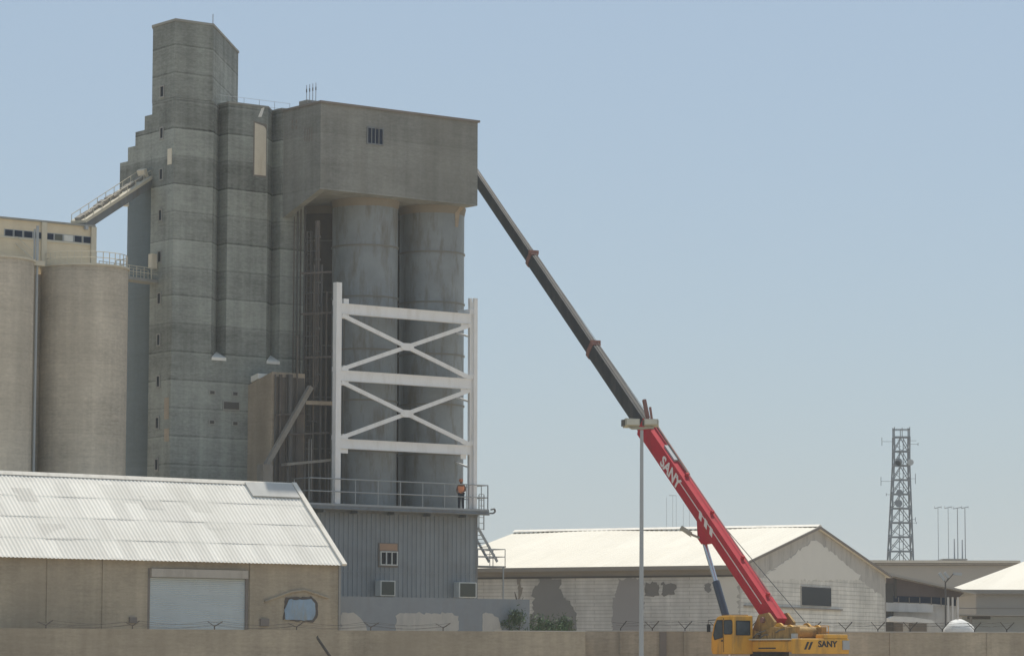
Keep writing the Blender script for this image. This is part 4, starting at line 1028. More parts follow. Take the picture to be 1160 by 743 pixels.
# ------------------------------------------------------------------ lattice tower, masts, lights
def lattice():
    Y = 430
    base = at(1022, 640, Y); top = at(1023, 494, Y); k = Y / F
    root = thing('lattice_mast', 'tall grey lattice radio mast with small antennas behind the warehouse roof', 'radio mast', (base.x, Y, 0))
    def half(z):   # half width
        t = (z - base.z) / (top.z - base.z); t = max(-1, min(1, t)); return (13.5 - 4.8 * min(1, max(0, t) * 1.25)) * k * (1 if t >= 0 else 1 - t * .35)
    cx, cy = base.x, Y + 2
    lv = [0, base.z * .5] + [base.z + (top.z - base.z) * i / 9 for i in range(10)]
    def cs(z): h = half(z); x = cx + (top.x - base.x) * (z - base.z) / (top.z - base.z) * (z > base.z); return [Vector((x + i * h, cy + j * h, z)) for i, j in ((-1, -1), (1, -1), (1, 1), (-1, 1))]
    lo = cs(0); 
    for q in range(4):
        m = MB()
        for i in range(len(lv) - 1): m.bar(cs(lv[i])[q], cs(lv[i + 1])[q], .18, .18)
        m.build('leg', M['lattice'], root)
    m = MB()
    for i in range(len(lv) - 1):
        A, B = cs(lv[i]), cs(lv[i + 1])
        for q in range(4):
            r = (q + 1) % 4; m.bar(B[q], B[r], .14, .14)
            m.bar(A[q], (B[q] + B[r]) / 2, .1, .1); m.bar(A[r], (B[q] + B[r]) / 2, .1, .1)
            m.bar((A[q] + A[r]) / 2 + (B[q] - A[q]) * .0, A[q].lerp(B[q], .5), .07, .07)
    m.build('bracing', M['lattice'], root)
    m = MB(); T = cs(top.z); 
    for q in range(4): m.bar(T[q] + Vector((0, 0, 1.0)), T[(q + 1) % 4] + Vector((0, 0, 1.0)), .1, .1); m.bar(T[q] , T[q] + Vector((0, 0, 1.3)), .1, .1); m.bar((T[q] + T[(q + 1) % 4]) / 2, (T[q] + T[(q + 1) % 4]) / 2 + Vector((0, 0, 1.2)), .09, .09)
    m.build('top_rail', M['lattice'], root)
    m = MB(); 
    for a in (-.25, .25): m.bar(Vector((cx + a, cy, 0)), Vector((cx + a + top.x - base.x, cy, top.z)), .09, .09)
    z = 6
    while z < top.z: m.bar(Vector((cx - .25, cy, z)), Vector((cx + .25, cy, z)), .05, .05); z += .9
    m.build('ladder', M['lattice'], root)
    for (u, v, dx, h) in ((1030, 499, 8, 0), (1032, 503, 8, 3), (1031, 542, 6, 12), (1003, 500, -4, 9), (1003, 545, -5, 10), (1009, 560, -5, 3), (1034, 588, 3, 5), (1034, 592, 4, 2)):
        p = at(u, v, cy); q = at(u + dx, v, cy); zc = p.z; c0 = cs(zc)[1 if dx > 0 else 0]
        m = MB(); m.bar(Vector((c0.x, cy, zc)), Vector((q.x, cy, zc)), .045, .045)
        if h: m.bar(Vector((q.x, cy, zc + h * k / 2)), Vector((q.x, cy, zc - h * k / 2)), .07, .07)
        m.build('antenna', M['lattice'], root)
    for (u, v, r) in ((1031.5, 523.5, .42), (1018, 523, .5), (1019, 558, .45), (1018, 570, .5), (1017, 525, .4)):
        p = at(u, v, cy - half(20) - .3); m = MB(); m.tube(p, p + Vector((.0, .3, 0)), r, r * .6, 14); m.build('dish', M['galv'] if u > 1030 else M['lattice'], root)
    # masts on the flat roof
    zroof = at(1080, 634, 302).z
    for i, (u, v0, wd) in enumerate(((1062.5, 575, 4), (1074, 575, 4), (1084.5, 575.5, 5), (1093, 575, 4))):
        p = at(u, v0, 303); r = thing('roof_mast', ['thin T-topped aerial, leftmost of the four on the far flat roof', 'thin T-topped aerial, second from the left on the far flat roof', 'stouter T-topped aerial, third from the left on the far flat roof', 'thin T-topped aerial, rightmost of the four on the far flat roof'][i], 'aerial', (p.x, 303, zroof), 'aerials on the far flat roof')
        t = .055 if i > 1 else .035
        m = MB(); m.tube((p.x, 303, zroof - .1), p, t, t * .7, 6); m.build('pole', M['mast'], r)
        m = MB(); m.bar(p + Vector((-wd * .081, 0, -.05)), p + Vector((wd * .081, 0, .1)), .06, .07)
        for s in (-1, 1): m.bar(p + Vector((s * wd * .078, 0, -.05)), p + Vector((s * wd * .078, 0, .16)), .035, .035)
        m.build('crossarm', M['mast'], r)
    for i, (u, v) in enumerate(((1081, 610), (1090, 611))):
        p = at(u, v, 303); m = MB(); m.tube((p.x, 303, zroof - .1), p, .08, .05, 6)
        o = m.build('short_mast', M['mast'], origin=(p.x, 303, zroof)); tag(o, ['short plain aerial pole between the second and third tall aerials', 'short plain aerial pole between the third and fourth tall aerials'][i], 'aerial', 'short aerial poles on the far flat roof')
    for i, (u, v) in enumerate(((755, 563), (762, 561), (766, 561), (774, 571), (781, 571))):
        p = at(u, v, 420); m = MB(); m.tube((p.x, 420, 0), p, .035, .02, 5)
        if i == 1: m.bar(p + Vector((-.5, 0, 0)), p + Vector((.5, 0, 0)), .06, .06)
        o = m.build('distant_pole', M['mast'], origin=(p.x, 420, 0)); tag(o, 'faint distant pole showing above the white roof left of the boom', 'pole', 'faint poles beyond the white roof')
lattice()

def lamps():
    # tall floodlight post near the road
    Y = 148
    b = at(726.3, 745, Y); t = at(727, 487, Y)
    root = thing('floodlight_post', 'tall slim grey lamp post with twin floodlights in front of the boundary wall', 'lamp post', (b.x, Y, 0))
    m = MB(); m.tube((b.x, Y, 0), (t.x, Y, t.z), .115, .075, 16); m.build('pole', M['galv'], root)
    m = MB(); m.tube((b.x, Y, 0), (b.x, Y, .05), .25, n=16); m.build('base_plate', M['galv'], root)
    m = MB(); m.bar(Vector((t.x - .55, Y, t.z + .1)), Vector((t.x + .55, Y, t.z + .1)), .08, .08); m.build('crossarm', M['lamp_body'], root)
    for (u0, u1, v0, v1, tl) in ((706.5, 723.5, 474, 484.5, .12), (730, 746, 474.5, 483.5, -.05)):
        p0, p1 = at(u0, v1, Y), at(u1, v0, Y); cx_, cz = (p0.x + p1.x) / 2, (p0.z + p1.z) / 2; w = (p1.x - p0.x); h = p1.z - p0.z
        g = Frame((cx_, Y), (math.cos(tl * 2), math.sin(tl * 2)))
        m = MB(); m.hexa([g.P(-w / 2, -.28, cz - h * .25), g.P(w / 2, -.28, cz - h * .25 ), g.P(w / 2, .22, cz - h * .5), g.P(-w / 2, .22, cz - h * .5)], [g.P(-w / 2, -.28, cz + h * .5), g.P(w / 2, -.28, cz + h * .45), g.P(w / 2, .22, cz + h * .3), g.P(-w / 2, .22, cz + h * .35)])
        hd = m.build('lamp_head', M['lamp_body'], root, bevel=.02)
        m = MB(); m.hexa([g.P(-w / 2 + .05, -.3, cz - h * .2), g.P(w / 2 - .05, -.3, cz - h * .2), g.P(w / 2 - .05, -.281, cz - h * .2), g.P(-w / 2 + .05, -.281, cz - h * .2)], [g.P(-w / 2 + .05, -.3, cz + h * .4), g.P(w / 2 - .05, -.3, cz + h * .36), g.P(w / 2 - .05, -.281, cz + h * .36), g.P(-w / 2 + .05, -.281, cz + h * .4)])
        m.build('glass', M['lamp_glass'], hd)
        m = MB(); m.box(g, -w / 2 - .09, -w / 2, -.15, .15, cz - h * .35, cz + h * .35); m.build('driver_box', M['pipedark'], hd)
        m = MB(); m.tube((cx_ , Y - .1, cz - h * .6), (cx_ - .12, Y - .1, cz - h * .42), .03, n=6); m.tube((cx_, Y, cz - h * .62), (t.x, Y, t.z + .05), .03, n=6); m.build('bracket', M['lamp_body'], hd)
    # double street lamp in the yard at right
    Y = 203; b = at(1071, 712, Y); t = at(1071, 660, Y)
    root = thing('yard_lamp', 'small yard lamp post with three lamp heads in front of the brown lean-to', 'lamp post', (b.x, Y, 0))
    m = MB(); m.tube((b.x, Y, 0), t, .07, .05, 8); m.build('pole', M['pipedark'], root)
    for (u0, v0, u1, v1) in ((1064, 648.5, 1070, 657), (1070, 648, 1074.5, 654), (1080, 649.5, 1089.5, 650)):
        p, q = at(u0, v0, Y), at(u1, v1, Y); m = MB(); m.bar(p, q, .2, .17, side=Vector((0, 1, 0))); h = m.build('lamp_head', M['galv'], root)
        m = MB(); m.tube(q if u0 < 1076 else p, t, .03, n=6); m.build('arm', M['pipedark'], h)
lamps()

# ------------------------------------------------------------------ boundary wall with barbed wire
def boundary():
    p0 = at(-60, 712, 147.5); p1 = at(663, 714, 158.5); p2 = at(663, 715, 164.3); p3 = at(1230, 716, 167)
    g = Frame((p0.x, p0.y), (p1.x - p0.x, p1.y - p0.y)); L1 = (p1 - p0).to_2d().length
    gr = Frame((p2.x, p2.y), (p3.x - p2.x, p3.y - p2.y)); L2 = (p3 - p2).to_2d().length
    zt = g.hit(300, 713, 0)[1]; zr = gr.hit(1000, 716, 0)[1]; print('wall z', zt, zr)
    root = thing('boundary_wall', 'long plain brown rendered boundary wall across the foreground', 'wall', g.P(L1, 0, 0))
    m = MB(); m.box(g, -40, L1, 0, .22, -.2, zt); m.build('wall', M['wall_l'], root)
    m = MB(); m.prism([(p1.x - .2, p1.y + .1), (p1.x, p1.y + .1), (p2.x, p2.y + .1), (p2.x - .2, p2.y + .1)], -.2, min(zt, zr) - .01); m.build('return_wall', M['wall_l'], root)
    m = MB(); m.box(gr, 0, L2 + 60, .0, .22, -.2, zr); m.build('pale_wall', M['wall_r'], root)
    m = MB(); c0 = g.hit(560, 714, 0)[0]; m.box(g, c0, L1, -.03, .26, zt, zt + .045); m.build('coping', M['low_patch'], root)
    m = MB(); m.box(gr, 0, L2 + 60, -.03, .26, zr, zr + .05); m.build('coping', M['low_patch'], root)
    for u, w in ((703, .06), (751, .17), (776, .06), (1010, .1), (1120, .1)):
        a = gr.hit(u, 725, 0)[0]; m = MB(); m.box(gr, a - w, a + w, -.06, -.002, 0, zr - .02); m.build('pier', M['wall_pillar'] if w > .15 else M['wall_r'], root)
    for u, v in ((48, 712), (101, 713), (523, 714), (180, 717), (207, 717), (565, 735), (578, 738), (330, 738), (660, 738)):
        pass
    # angle irons with barbed wire
    us = [52, 150, 243, 336, 420, 502] + [703, 739, 776] + [812 + 36.5 * i for i in range(10)]
    tips = []
    for i, u in enumerate(us):
        q = g if u < 660 else gr; a = q.hit(u, 714, .1)[0]; zb = (zt if u < 660 else zr) - .05
        base = q.P(a, .11, zb); ln = random.uniform(-.06, .06); two = u < 690 or i % 3 != 0 or u > 760
        left = u < 690
        H = .42 if left else .58
        m = MB(); k = base + Vector((0, 0, .2)); m.bar(base, k, .05, .05)
        R = k + g.a.to_3d() * (.33 + ln) + Vector((0, 0, H - .2)) - g.b.to_3d() * .12; m.bar(k, R, .05, .045)
        Lp = k - g.a.to_3d() * (.33 - ln) + Vector((0, 0, H - .22 + ln)) + g.b.to_3d() * .12
        if two: m.bar(k, Lp, .04, .03)
        tips.append((R, Lp, u))
        o = m.build('wire_bracket', M['iron'] if not left else M['rust'], origin=base)
        tag(o, 'V-shaped iron arm for barbed wire on the pale part of the wall' if not left else 'thin rusty wire arm on the brown left part of the wall', 'wire arm', 'barbed wire arms on the pale wall' if not left else 'wire arms on the brown wall')
    for lo, hi, lab in ((0, 6, 'thin sagging barbed wire strands above the brown left wall'), (6, 19, 'thin sagging barbed wire strands above the pale right wall')):
        m = MB()
        for j in (0, 1):
            for f in (.5, 1.0):
                for i in range(lo, hi - 1):
                    A = tips[i][j]; B = tips[i + 1][j]; kA = (tips[i][0] + tips[i][1]) / 2 - Vector((0, 0, .3)); kB = (tips[i + 1][0] + tips[i + 1][1]) / 2 - Vector((0, 0, .3))
                    p = kA.lerp(A, f); q = kB.lerp(B, f); n = 5; pr = p
                    for t in range(1, n + 1):
                        x = p.lerp(q, t / n) - Vector((0, 0, .16 * (q - p).length / 4 * math.sin(PI * t / n))); m.tube(pr, x, .006, n=4, cap=False); pr = x
        o = m.build('barbed_wire', M['iron']); tag(o, lab, 'wire')
    # leaning stick in front of the wall
    Y = 149; p = at(359.5, 722, Y); q = at(377, 748, Y); d = (q - p).normalized(); q = p + d * ((p.z) / -d.z)
    m = MB(); m.tube(p, q, .06, .085, 8); m.tube(p - Vector((.02, 0, 0)), p + Vector((.03, 0, .1)), .05, .02, 6); o = m.build('leaning_stick', M['iron'], origin=q); tag(o, 'dark broken stick leaning before the boundary wall at left', 'stick')
    return g
WALL = boundary()

# ------------------------------------------------------------------ plants
def shrub(name, u, v, Y, w, h, n, mat, label, dry=False):
    c = at(u, v, Y); root = thing(name, label, 'shrub', (c.x, Y, 0), 'shrubs behind the boundary wall')
    top = c.z
    m = MB()
    for k in range(7):
        a = random.uniform(-1, 1) * w * .35; b = random.uniform(-.6, .6)
        m.tube((c.x + a * .2, Y + b * .2, 0), (c.x + a, Y + b, top - h * random.uniform(.2, .6)), .05, .02, 6)
        m.tube((c.x + a * .7, Y + b, top - h * 1.0), (c.x + a * 1.6, Y + b, top + h * random.uniform(-.3, .35)), .022, .008, 5)
    m.build('stem', M['bark'], root)
    m = MB()
    cl = [(random.gauss(0, .33) * w / 2 * 1.4, random.uniform(-.8, .8), top - h * random.uniform(.05, 1.2), random.uniform(.18, .5)) for _ in range(16)]
    for i in range(n):
        q = random.choice(cl); p = Vector((c.x + q[0] + random.gauss(0, q[3] * .6), Y + q[1] + random.gauss(0, q[3] * .6), q[2] + random.gauss(0, q[3] * .55)))
        s = random.uniform(.06, .17); d1 = Vector((random.gauss(0, 1), random.gauss(0, 1), random.gauss(0, 1))).normalized(); d2 = d1.cross(Vector((random.random(), random.random(), 1))).normalized()
        m.add([p - d1 * s, p - d2 * s * .2, p + d1 * s, p + d2 * s * .2], [[0, 1, 2, 3]])
    m.build('foliage', mat, root, clean=False)
shrub('shrub', 600, 700, 172, 2.3, 1.1, 3000, M['leaf'], 'dark green leafy shrub over the wall beside the low yard wall')
shrub('shrub', 633, 703, 175, 2.6, .9, 2400, M['leaf2'], 'low grey green shrub in front of the dark cement patch')
shrub('shrub', 584, 690, 170.5, 1.2, 1.1, 1200, M['leaf2'], 'sparse blue green shrub touching the end of the low yard wall')
def deadtree():
    p = at(588, 716, 174); root = thing('bare_tree', 'thin bare dead tree trunk among the shrubs left of the lamp post', 'tree', (p.x, 174, 0))
    a = at(590, 716, 174); b = at(587, 686, 174); c = at(583, 670, 174)
    m = MB(); m.tube((p.x, 174, 0), b, .13, .07, 8); m.tube(b, c, .07, .02, 6); m.build('trunk', M['bark'], root)
    m = MB(); m.tube(b, at(593, 676, 174), .03, .01, 5); m.tube(b.lerp(c, .4), at(579, 682, 174), .025, .01, 5); m.tube(a.lerp(b, .5), at(596, 690, 174), .03, .01, 5); m.build('branches', M['bark'], root)
deadtree()

# ------------------------------------------------------------------ crane
def textmesh(s, size, ext=.01, bold=.0):
    cu = bpy.data.curves.new('lettering', 'FONT'); cu.body = s; cu.size = size; cu.extrude = ext; cu.offset = bold; cu.resolution_u = 3
    cu.align_x = 'CENTER'; cu.align_y = 'CENTER'
    o = bpy.data.objects.new('lettering', cu); COL.objects.link(o)
    dg = bpy.context.evaluated_depsgraph_get(); me = bpy.data.meshes.new_from_object(o.evaluated_get(dg))
    bpy.data.objects.remove(o); return me
def place_text(s, size, origin, xdir, ydir, mat, parent, ext=.006, bold=0.0, sx=1.0):
    me = textmesh(s, size, ext, bold); xd = Vector(xdir).normalized(); yd = Vector(ydir); yd = (yd - xd * yd.dot(xd)).normalized(); zd = xd.cross(yd)
    off = OFF[parent.name]
    for v in me.vertices: c = v.co.copy(); v.co = Vector(origin) + xd * c.x * sx + yd * c.y + zd * c.z - off
    me.materials.clear(); me.materials.append(mat)
    o = bpy.data.objects.new('lettering', me); COL.objects.link(o); o.parent = parent; OFF[o.name] = off; return o
def crane():
    YC = 158.5; YT = 183.2
    foot = at(877, 702, YC); tip = at(537, 198, YT)
    h = (tip - foot).to_2d().normalized()
    K = Frame((foot.x, foot.y), h)            # a forward, b left
    T = (tip - foot).normalized(); S = K.b.to_3d(); N = T.cross(S) * -1
    if N.z < 0: N = -N
    L = (tip - foot).length; print('boom', L, 'elev', math.degrees(math.asin(T.z)), 'yaw', math.degrees(math.atan2(-h.x, h.y)))
    def sat(u, v):                             # distance along the boom for a pixel
        best = 0; bd = 1e9
        for i in range(2001):
            s = L * i / 2000; P = foot + T * s - CAM; uu = CX + F * P.dot(RGT) / P.dot(FWD); vv = CY - F * P.dot(UPV) / P.dot(FWD)
            d = (uu - u) ** 2 + (vv - v) ** 2
            if d < bd: bd, best = d, s
        return best
    root = thing('mobile_crane', 'yellow mobile crane with long red and black telescopic boom', 'crane', (foot.x + .3, foot.y - .3, 0))
    s1, s2_, s3 = sat(731, 484), sat(668, 398), sat(600, 294); s4 = L + 1.0
    print('sections', s1, s2_, s3, s4)
    def section(sa, sb, w, hh, off=0.0, wa=None, ha=None):
        m = MB(); wa = wa or w; ha = ha or hh
        def ring(s, w, hh):
            c = foot + T * s + N * off
            return [c + S * x * w + N * y * hh for x, y in ((-.5, -.15), (-.5, .5), (.5, .5), (.5, -.15), (.36, -.42), (.12, -.5), (-.12, -.5), (-.36, -.42))]
        A, B = ring(sa, wa, ha), ring(sb, w, hh); n = 8
        m.add(A + B, [list(range(n)), list(range(n, 2 * n))] + [[i, (i + 1) % n, n + (i + 1) % n, n + i] for i in range(n)]); return m
    red = section(-.45, s1, .58, 1.0).build('boom_base_section', M['red'], root)
    m = section(s1 - .45, s1 + .05, .66, 1.14); m.build('boom_collar', M['red'], red)
    dark = []
    for k, (sa, sb, w, hh) in enumerate(((s1 - .5, s2_, .44, .90), (s2_ - .5, s3, .37, .80), (s3 - .5, s4, .31, .70))):
        d = section(sa, sb, w, hh).build('boom_extension', M['boom_dark'], root); dark.append(d)
        m = MB(); c0 = foot + T * (sa + .5) + N * (hh / 2 + .012); c1 = foot + T * (sb - .1) + N * (hh / 2 + .012); m.bar(c0, c1, w * .3, .02, side=S); m.build('slide_strip', M['pipedark'], d)
    for (s, w, hh, d) in ((s2_, .52, 1.0, dark[0]), (s3, .45, .9, dark[1])):
        m = section(s - .2, s + .08, w, hh); m.build('boom_collar', M['collar'], d)
        m = MB(); q = foot + T * s + N * (hh / 2); m.bar(q - S * .3, q + S * .3, .12, .2); m.build('sheave_bracket', M['collar'], d)
    # fittings on top of the base section
    for s in (1.2, 4.0, 7.5, 10.5, s1 - .4):
        m = MB(); q = foot + T * min(s, s1 - .3) + N * .49; m.bar(q, q + N * .2, .16, .1); m.build('rope_guide', M['red'], red)
    m = MB(); m.bar(foot + T * (s1 - 4.6) + N * .6 - S * .15, foot + T * (s1 - .2) + N * .64 - S * .15, .08, .1, side=S); q = foot + T * (s1 + .1) + N * .56; m.bar(q, q + T * .9 + N * .5, .16, .16); m.bar(q - T * .6, q + N * .55 + T * .2, .12, .12); m.build('jib_bracket', M['collar'], red)
    m = MB(); m.bar(foot + T * (s1 - 3.4) + N * .54, foot + T * (s1 - 2.2) + N * .54, .28, .12, side=S); m.build('winch_cover', M['galv'], red)
    m = MB(); m.bar(foot + T * 1.0 + N * .17 + S * .296, foot + T * (s1 - 4.2) + N * .17 + S * .296, .012, .05, side=S); m.build('white_stripe', M['letter_white'], red)
    # lettering on the left side of the boom
    sd = sat(761, 538)
    place_text('SANY', .80, foot + T * sd + S * .298 + N * .0, -T, N, M['letter_white'], red, .008, .022, 2.35 / 2.2)
    sm = sat(797, 601)
    for i in range(3):
        m = MB(); c = foot + T * (sm + .75 - i * .62) + S * .292
        m.extr([c + N * .24 - T * .1, c + N * .24 + T * .2, c - N * .10 - T * .0, c - N * .10 - T * .3], S * .012); m.build('white_chevron', M['letter_white'], red)
    # rope along the boom and down to the winches
    m = MB(); m.tube(foot + T * 1.0 + N * .62 - S * .1, foot + T * (s1) + N * .62 - S * .1, .022, n=5); m.tube(foot + T * (s1) + N * .62 - S * .1, foot + T * (L - .5) + N * .37 - S * .05, .012, n=5)
    w1 = at(912, 704, YC - 1.6); m.tube(at(821, 597, foot.y + T.y * sat(815, 600)), w1, .02, n=5)
    w2 = at(889, 704, YC - .3); m.tube(at(858, 658, foot.y + T.y * sat(850, 655)), w2, .02, n=5); m.build('hoist_rope', M['rope'], root)
    # luffing cylinder
    c0 = K.hit(823, 700, .0); c1 = K.hit(797, 611, 0.0); P0 = K.P(c0[0], 0, c0[1]); sb = sat(812, 596); P1 = foot + T * sb - N * .5
    P1b = K.P(c1[0], 0, c1[1]); mid = P0.lerp(P1b, .46)
    m = MB(); m.tube(P0 - (P1b - P0) * .12, mid, .19, n=20); cy = m.build('luffing_cylinder', M['cyl'], root)
    m = MB(); m.tube(mid, P1b, .12, n=16); m.build('piston_rod', M['chrome'], cy)
    m = MB(); m.extr([P1b - T * .22 - N * .12 - S * .2, P1b + T * .22 - N * .12 - S * .2, P1b + T * .9 + N * .55 - S * .2, P1b - T * .9 + N * .55 - S * .2], S * .4); m.build('cylinder_bracket', M['red'], red)
    # work lamp beside the bracket
    q0, q1 = at(771, 597, P1b.y), at(783, 605, P1b.y); q2 = at(795, 610, P1b.y)
    m = MB(); m.bar(q0, q1, .26, .22, side=Vector((0, 1, 0))); wl = m.build('work_lamp', M['lamp_body'], root, bevel=.03)
    m = MB(); m.tube(q1, q2 , .06, n=8); m.build('lamp_arm', M['lamp_body'], wl)
    m = MB(); m.bar(q0 - Vector((0, 0, .1)) + (q1 - q0) * .1, q1 - Vector((0, 0, .12)), .2, .04, side=Vector((0, 1, 0))); m.build('lamp_glass', M['lamp_glass'], wl)
    # ---- upper works; heights from pixels
    zdeck = at(880, 738, YC).z; zhood = at(880, 723, YC).z; zcab = at(825, 697, YC).z; print('z', zdeck, zhood, zcab, foot.z)
    m = MB(); m.box(K, -3.1, 2.6, -1.15, .98, zdeck, zhood - .06); sl = m.build('slew_frame', M['yellow'], root, bevel=.03)
    m = MB(); m.box(K, -3.12, .36, .985, 1.06, zdeck + .05, zhood - .14); pnl = m.build('side_panel', M['yellow'], sl, bevel=.015)
    m = MB(); m.box(K, -3.2, .36, .9, 1.25, zhood - .08, zhood - .02); m.build('catwalk', M['penthouse_trim'], sl)
    m = MB(); m.box(K, -1.6, -.2, 1.065, 1.08, zdeck + .14, zdeck + .2)
    m.build('model_plate', M['letter_black'], pnl)
    # boom foot brackets
    for b in (-.62, .5):
        m = MB(); m.extr([K.P(-.9, b, zhood - .1), K.P(1.3, b, zhood - .1), K.P(.45, b, foot.z + .25), K.P(-.35, b, foot.z + .35), K.P(-.9, b, foot.z - .1)], K.b.to_3d() * .12); m.build('boom_bracket', M['yellow_dirty'], root)
    m = MB(); m.tube(foot - S * .75, foot + S * .75, .14, n=16); m.build('pivot_pin', M['collar'], root)
    # machinery: winches, tanks, hoses
    m = MB(); m.tube(K.P(-1.5, -.85, zhood + .3), K.P(-1.5, .75, zhood + .3), .34, n=24); w = m.build('winch_drum', M['yellow_dirty'], root)
    for b in (-.9, .72): m = MB(); m.tube(K.P(-1.5, b, zhood + .3), K.P(-1.5, b + .1, zhood + .3), .44, n=24); m.build('drum_flange', M['yellow'], w)
    m = MB(); m.tube(K.P(-2.35, -.85, zhood + .26), K.P(-2.35, .75, zhood + .26), .28, n=24); w = m.build('winch_drum', M['yellow_dirty'], root)
    for b in (-.9, .72): m = MB(); m.tube(K.P(-2.35, b, zhood + .26), K.P(-2.35, b + .1, zhood + .26), .38, n=24); m.build('drum_flange', M['yellow'], w)
    m = MB()
    for k in range(26):
        a = random.uniform(-2.6, .9); b = random.uniform(.55, .95) * random.choice((1, 1, -1)); z = zhood - .05 + random.uniform(0, .5)
        m.box(K, a, a + random.uniform(.12, .4), b - .1, b + random.uniform(.02, .14), zhood - .06, z)
    m.build('hydraulic_block', M['yellow_dirty'], root)
    for k in range(4):
        m = MB(); a = random.uniform(-2.4, .4); z = zhood + random.uniform(.15, .5); m.path([K.P(a, .96, z), K.P(a + .3, 1.0, z + random.uniform(-.1, .1)), K.P(a + .7, .95, z - .15)], .03, 6); m.build('hydraulic_hose', M['pipedark'], root)
    m = MB(); m.tube(K.P(-2.9, .9, zhood - .02), K.P(-2.9, .9, zhood + .22), .16, n=14); m.build('air_filter', M['galv'], root)
    for b in (.62, -.95):
        m = MB(); m.extr([K.P(a, b, zhood + z) for a, z in ((-2.95, -.05), (-.9, -.05), (-.9, .5), (-1.2, .56), (-1.75, .5), (-1.95, .58), (-2.5, .52), (-2.95, .55))], K.b.to_3d() * .3); m.build('winch_frame', M['yellow_dirty'], root, bevel=.02)
    # counterweight at the rear
    m = MB(); m.box(K, -3.95, -3.15, -1.55, 1.3, zdeck - .1, zhood - .02); cw = m.build('counterweight', M['yellow'], root, bevel=.06)
    m = MB(); m.box(K, -3.9, -3.2, -1.5, -.1, zhood - .02, zhood + .18); m.build('upper_weight', M['yellow'], cw, bevel=.04)
    m = MB(); m.box(K, -4.02, -3.7, -1.5, -1.12, zdeck + .1, zhood - .1); m.build('tail_lamp_box', M['galv'], cw)
    for b in (1.12, .90):
        m = MB(); m.extr([K.P(-3.955, b, zdeck + .10), K.P(-3.955, b - .12, zdeck + .10), K.P(-3.955, b - .30, zdeck + .46), K.P(-3.955, b - .18, zdeck + .46)], K.a.to_3d() * -.012); m.build('hazard_stripe', M['letter_black'], cw)
    place_text('SANY', .40, K.P(-3.962, -.25, (zdeck + zhood) / 2 + .03), -K.b.to_3d(), Vector((0, 0, 1)), M['letter_black'], cw, .006, .012, 1.1)
    # ---- cab (left of the boom), side profile in (a,z), glazed
    cb0, cb1 = .98, 2.12
    ca = .38; z0 = zdeck - .12
    H = zcab - z0
    prof = [(0, 0), (1.82, 0), (1.94, H * .12), (1.92, H * .42), (1.72, H * .78), (1.45, H * .96), (1.2, H), (0, H)]
    def cab_off(f): return [(ca + a, z0 + z) for a, z in prof]
    m = MB(); m.extr([K.P(a, cb0, z) for a, z in cab_off(0)], K.b.to_3d() * (cb1 - cb0)); cab = m.build('cab', M['yellow'], root, bevel=.05)
    def side(pts, name, mat, b, th=.012):
        m = MB(); m.extr([K.P(ca + a, b, z0 + H * z) for a, z in pts], K.b.to_3d() * th); return m.build(name, mat, cab)
    side([(.92, .44), (1.60, .38), (1.70, .50), (1.55, .74), (1.38, .88), (.92, .88)], 'door_window', M['glasscab'], cb1 + .001)
    side([(.12, .56), (.20, .52), (.74, .52), (.80, .56), (.80, .85), (.74, .88), (.2, .88), (.12, .84)], 'rear_window', M['glasscab'], cb1 + .001)
    for pts in ([(.92, .44), (1.60, .38), (1.70, .50), (1.55, .74), (1.38, .88), (.92, .88)], [(.12, .56), (.20, .52), (.74, .52), (.80, .56), (.80, .85), (.74, .88), (.2, .88), (.12, .84)]):
        m = MB(); q = [K.P(ca + a, cb1 + .01, z0 + H * z) for a, z in pts]
        m.path(q + [q[0]], .022, 6); m.build('window_seal', M['black'], cab)
    m = MB(); m.box(K, ca + .83, ca + .86, cb1, cb1 + .008, z0 + .1, z0 + H * .94); m.box(K, ca + .9, ca + 1.02, cb1, cb1 + .04, z0 + H * .33, z0 + H * .37); m.build('door_handle', M['black'], cab)
    # rear window and pillar of the cab
    m = MB(); m.box(K, ca - .012, ca, cb0 + .2, cb1 - .14, z0 + H * .5, z0 + H * .86); m.build('back_window', M['glasscab'], cab)
    m = MB(); q = [K.P(ca - .02, b, z0 + H * z) for b, z in ((cb0 + .2, .5), (cb1 - .14, .5), (cb1 - .14, .86), (cb0 + .2, .86))]; m.path(q + [q[0]], .022, 6); m.build('window_seal', M['black'], cab)
    m = MB(); m.hexa([K.P(ca + 1.81, cb0 + .1, z0 + H * .46), K.P(ca + 1.81, cb1 - .1, z0 + H * .46), K.P(ca + 1.63, cb1 - .1, z0 + H * .79), K.P(ca + 1.63, cb0 + .1, z0 + H * .79)], [K.P(ca + 1.825, cb0 + .1, z0 + H * .47), K.P(ca + 1.825, cb1 - .1, z0 + H * .47), K.P(ca + 1.65, cb1 - .1, z0 + H * .8), K.P(ca + 1.65, cb0 + .1, z0 + H * .8)]); m.build('windscreen', M['glasscab'], cab)
    m = MB(); m.box(K, ca + .2, ca + 1.2, cb0 + .15, cb1 - .15, z0 + H, z0 + H + .05); m.build('roof_hatch', M['yellow_dirty'], cab)
    m = MB(); m.tube(K.P(ca + .5, cb1 - .1, z0 - .1), K.P(ca + .5, cb1 - .1, z0 + .12), .05, n=8); m.build('step_lamp', M['letter_white'], cab)
    m = MB(); m.path([K.P(ca + 1.5, cb1 + .02, z0 + H * .9), K.P(ca + 1.75, cb1 + .28, z0 + H * .88), K.P(ca + 1.75, cb1 + .28, z0 + H * .6)], .02, 6); m.box(K, ca + 1.7, ca + 1.76, cb1 + .18, cb1 + .36, z0 + H * .58, z0 + H * .78); m.build('mirror', M['black'], cab)
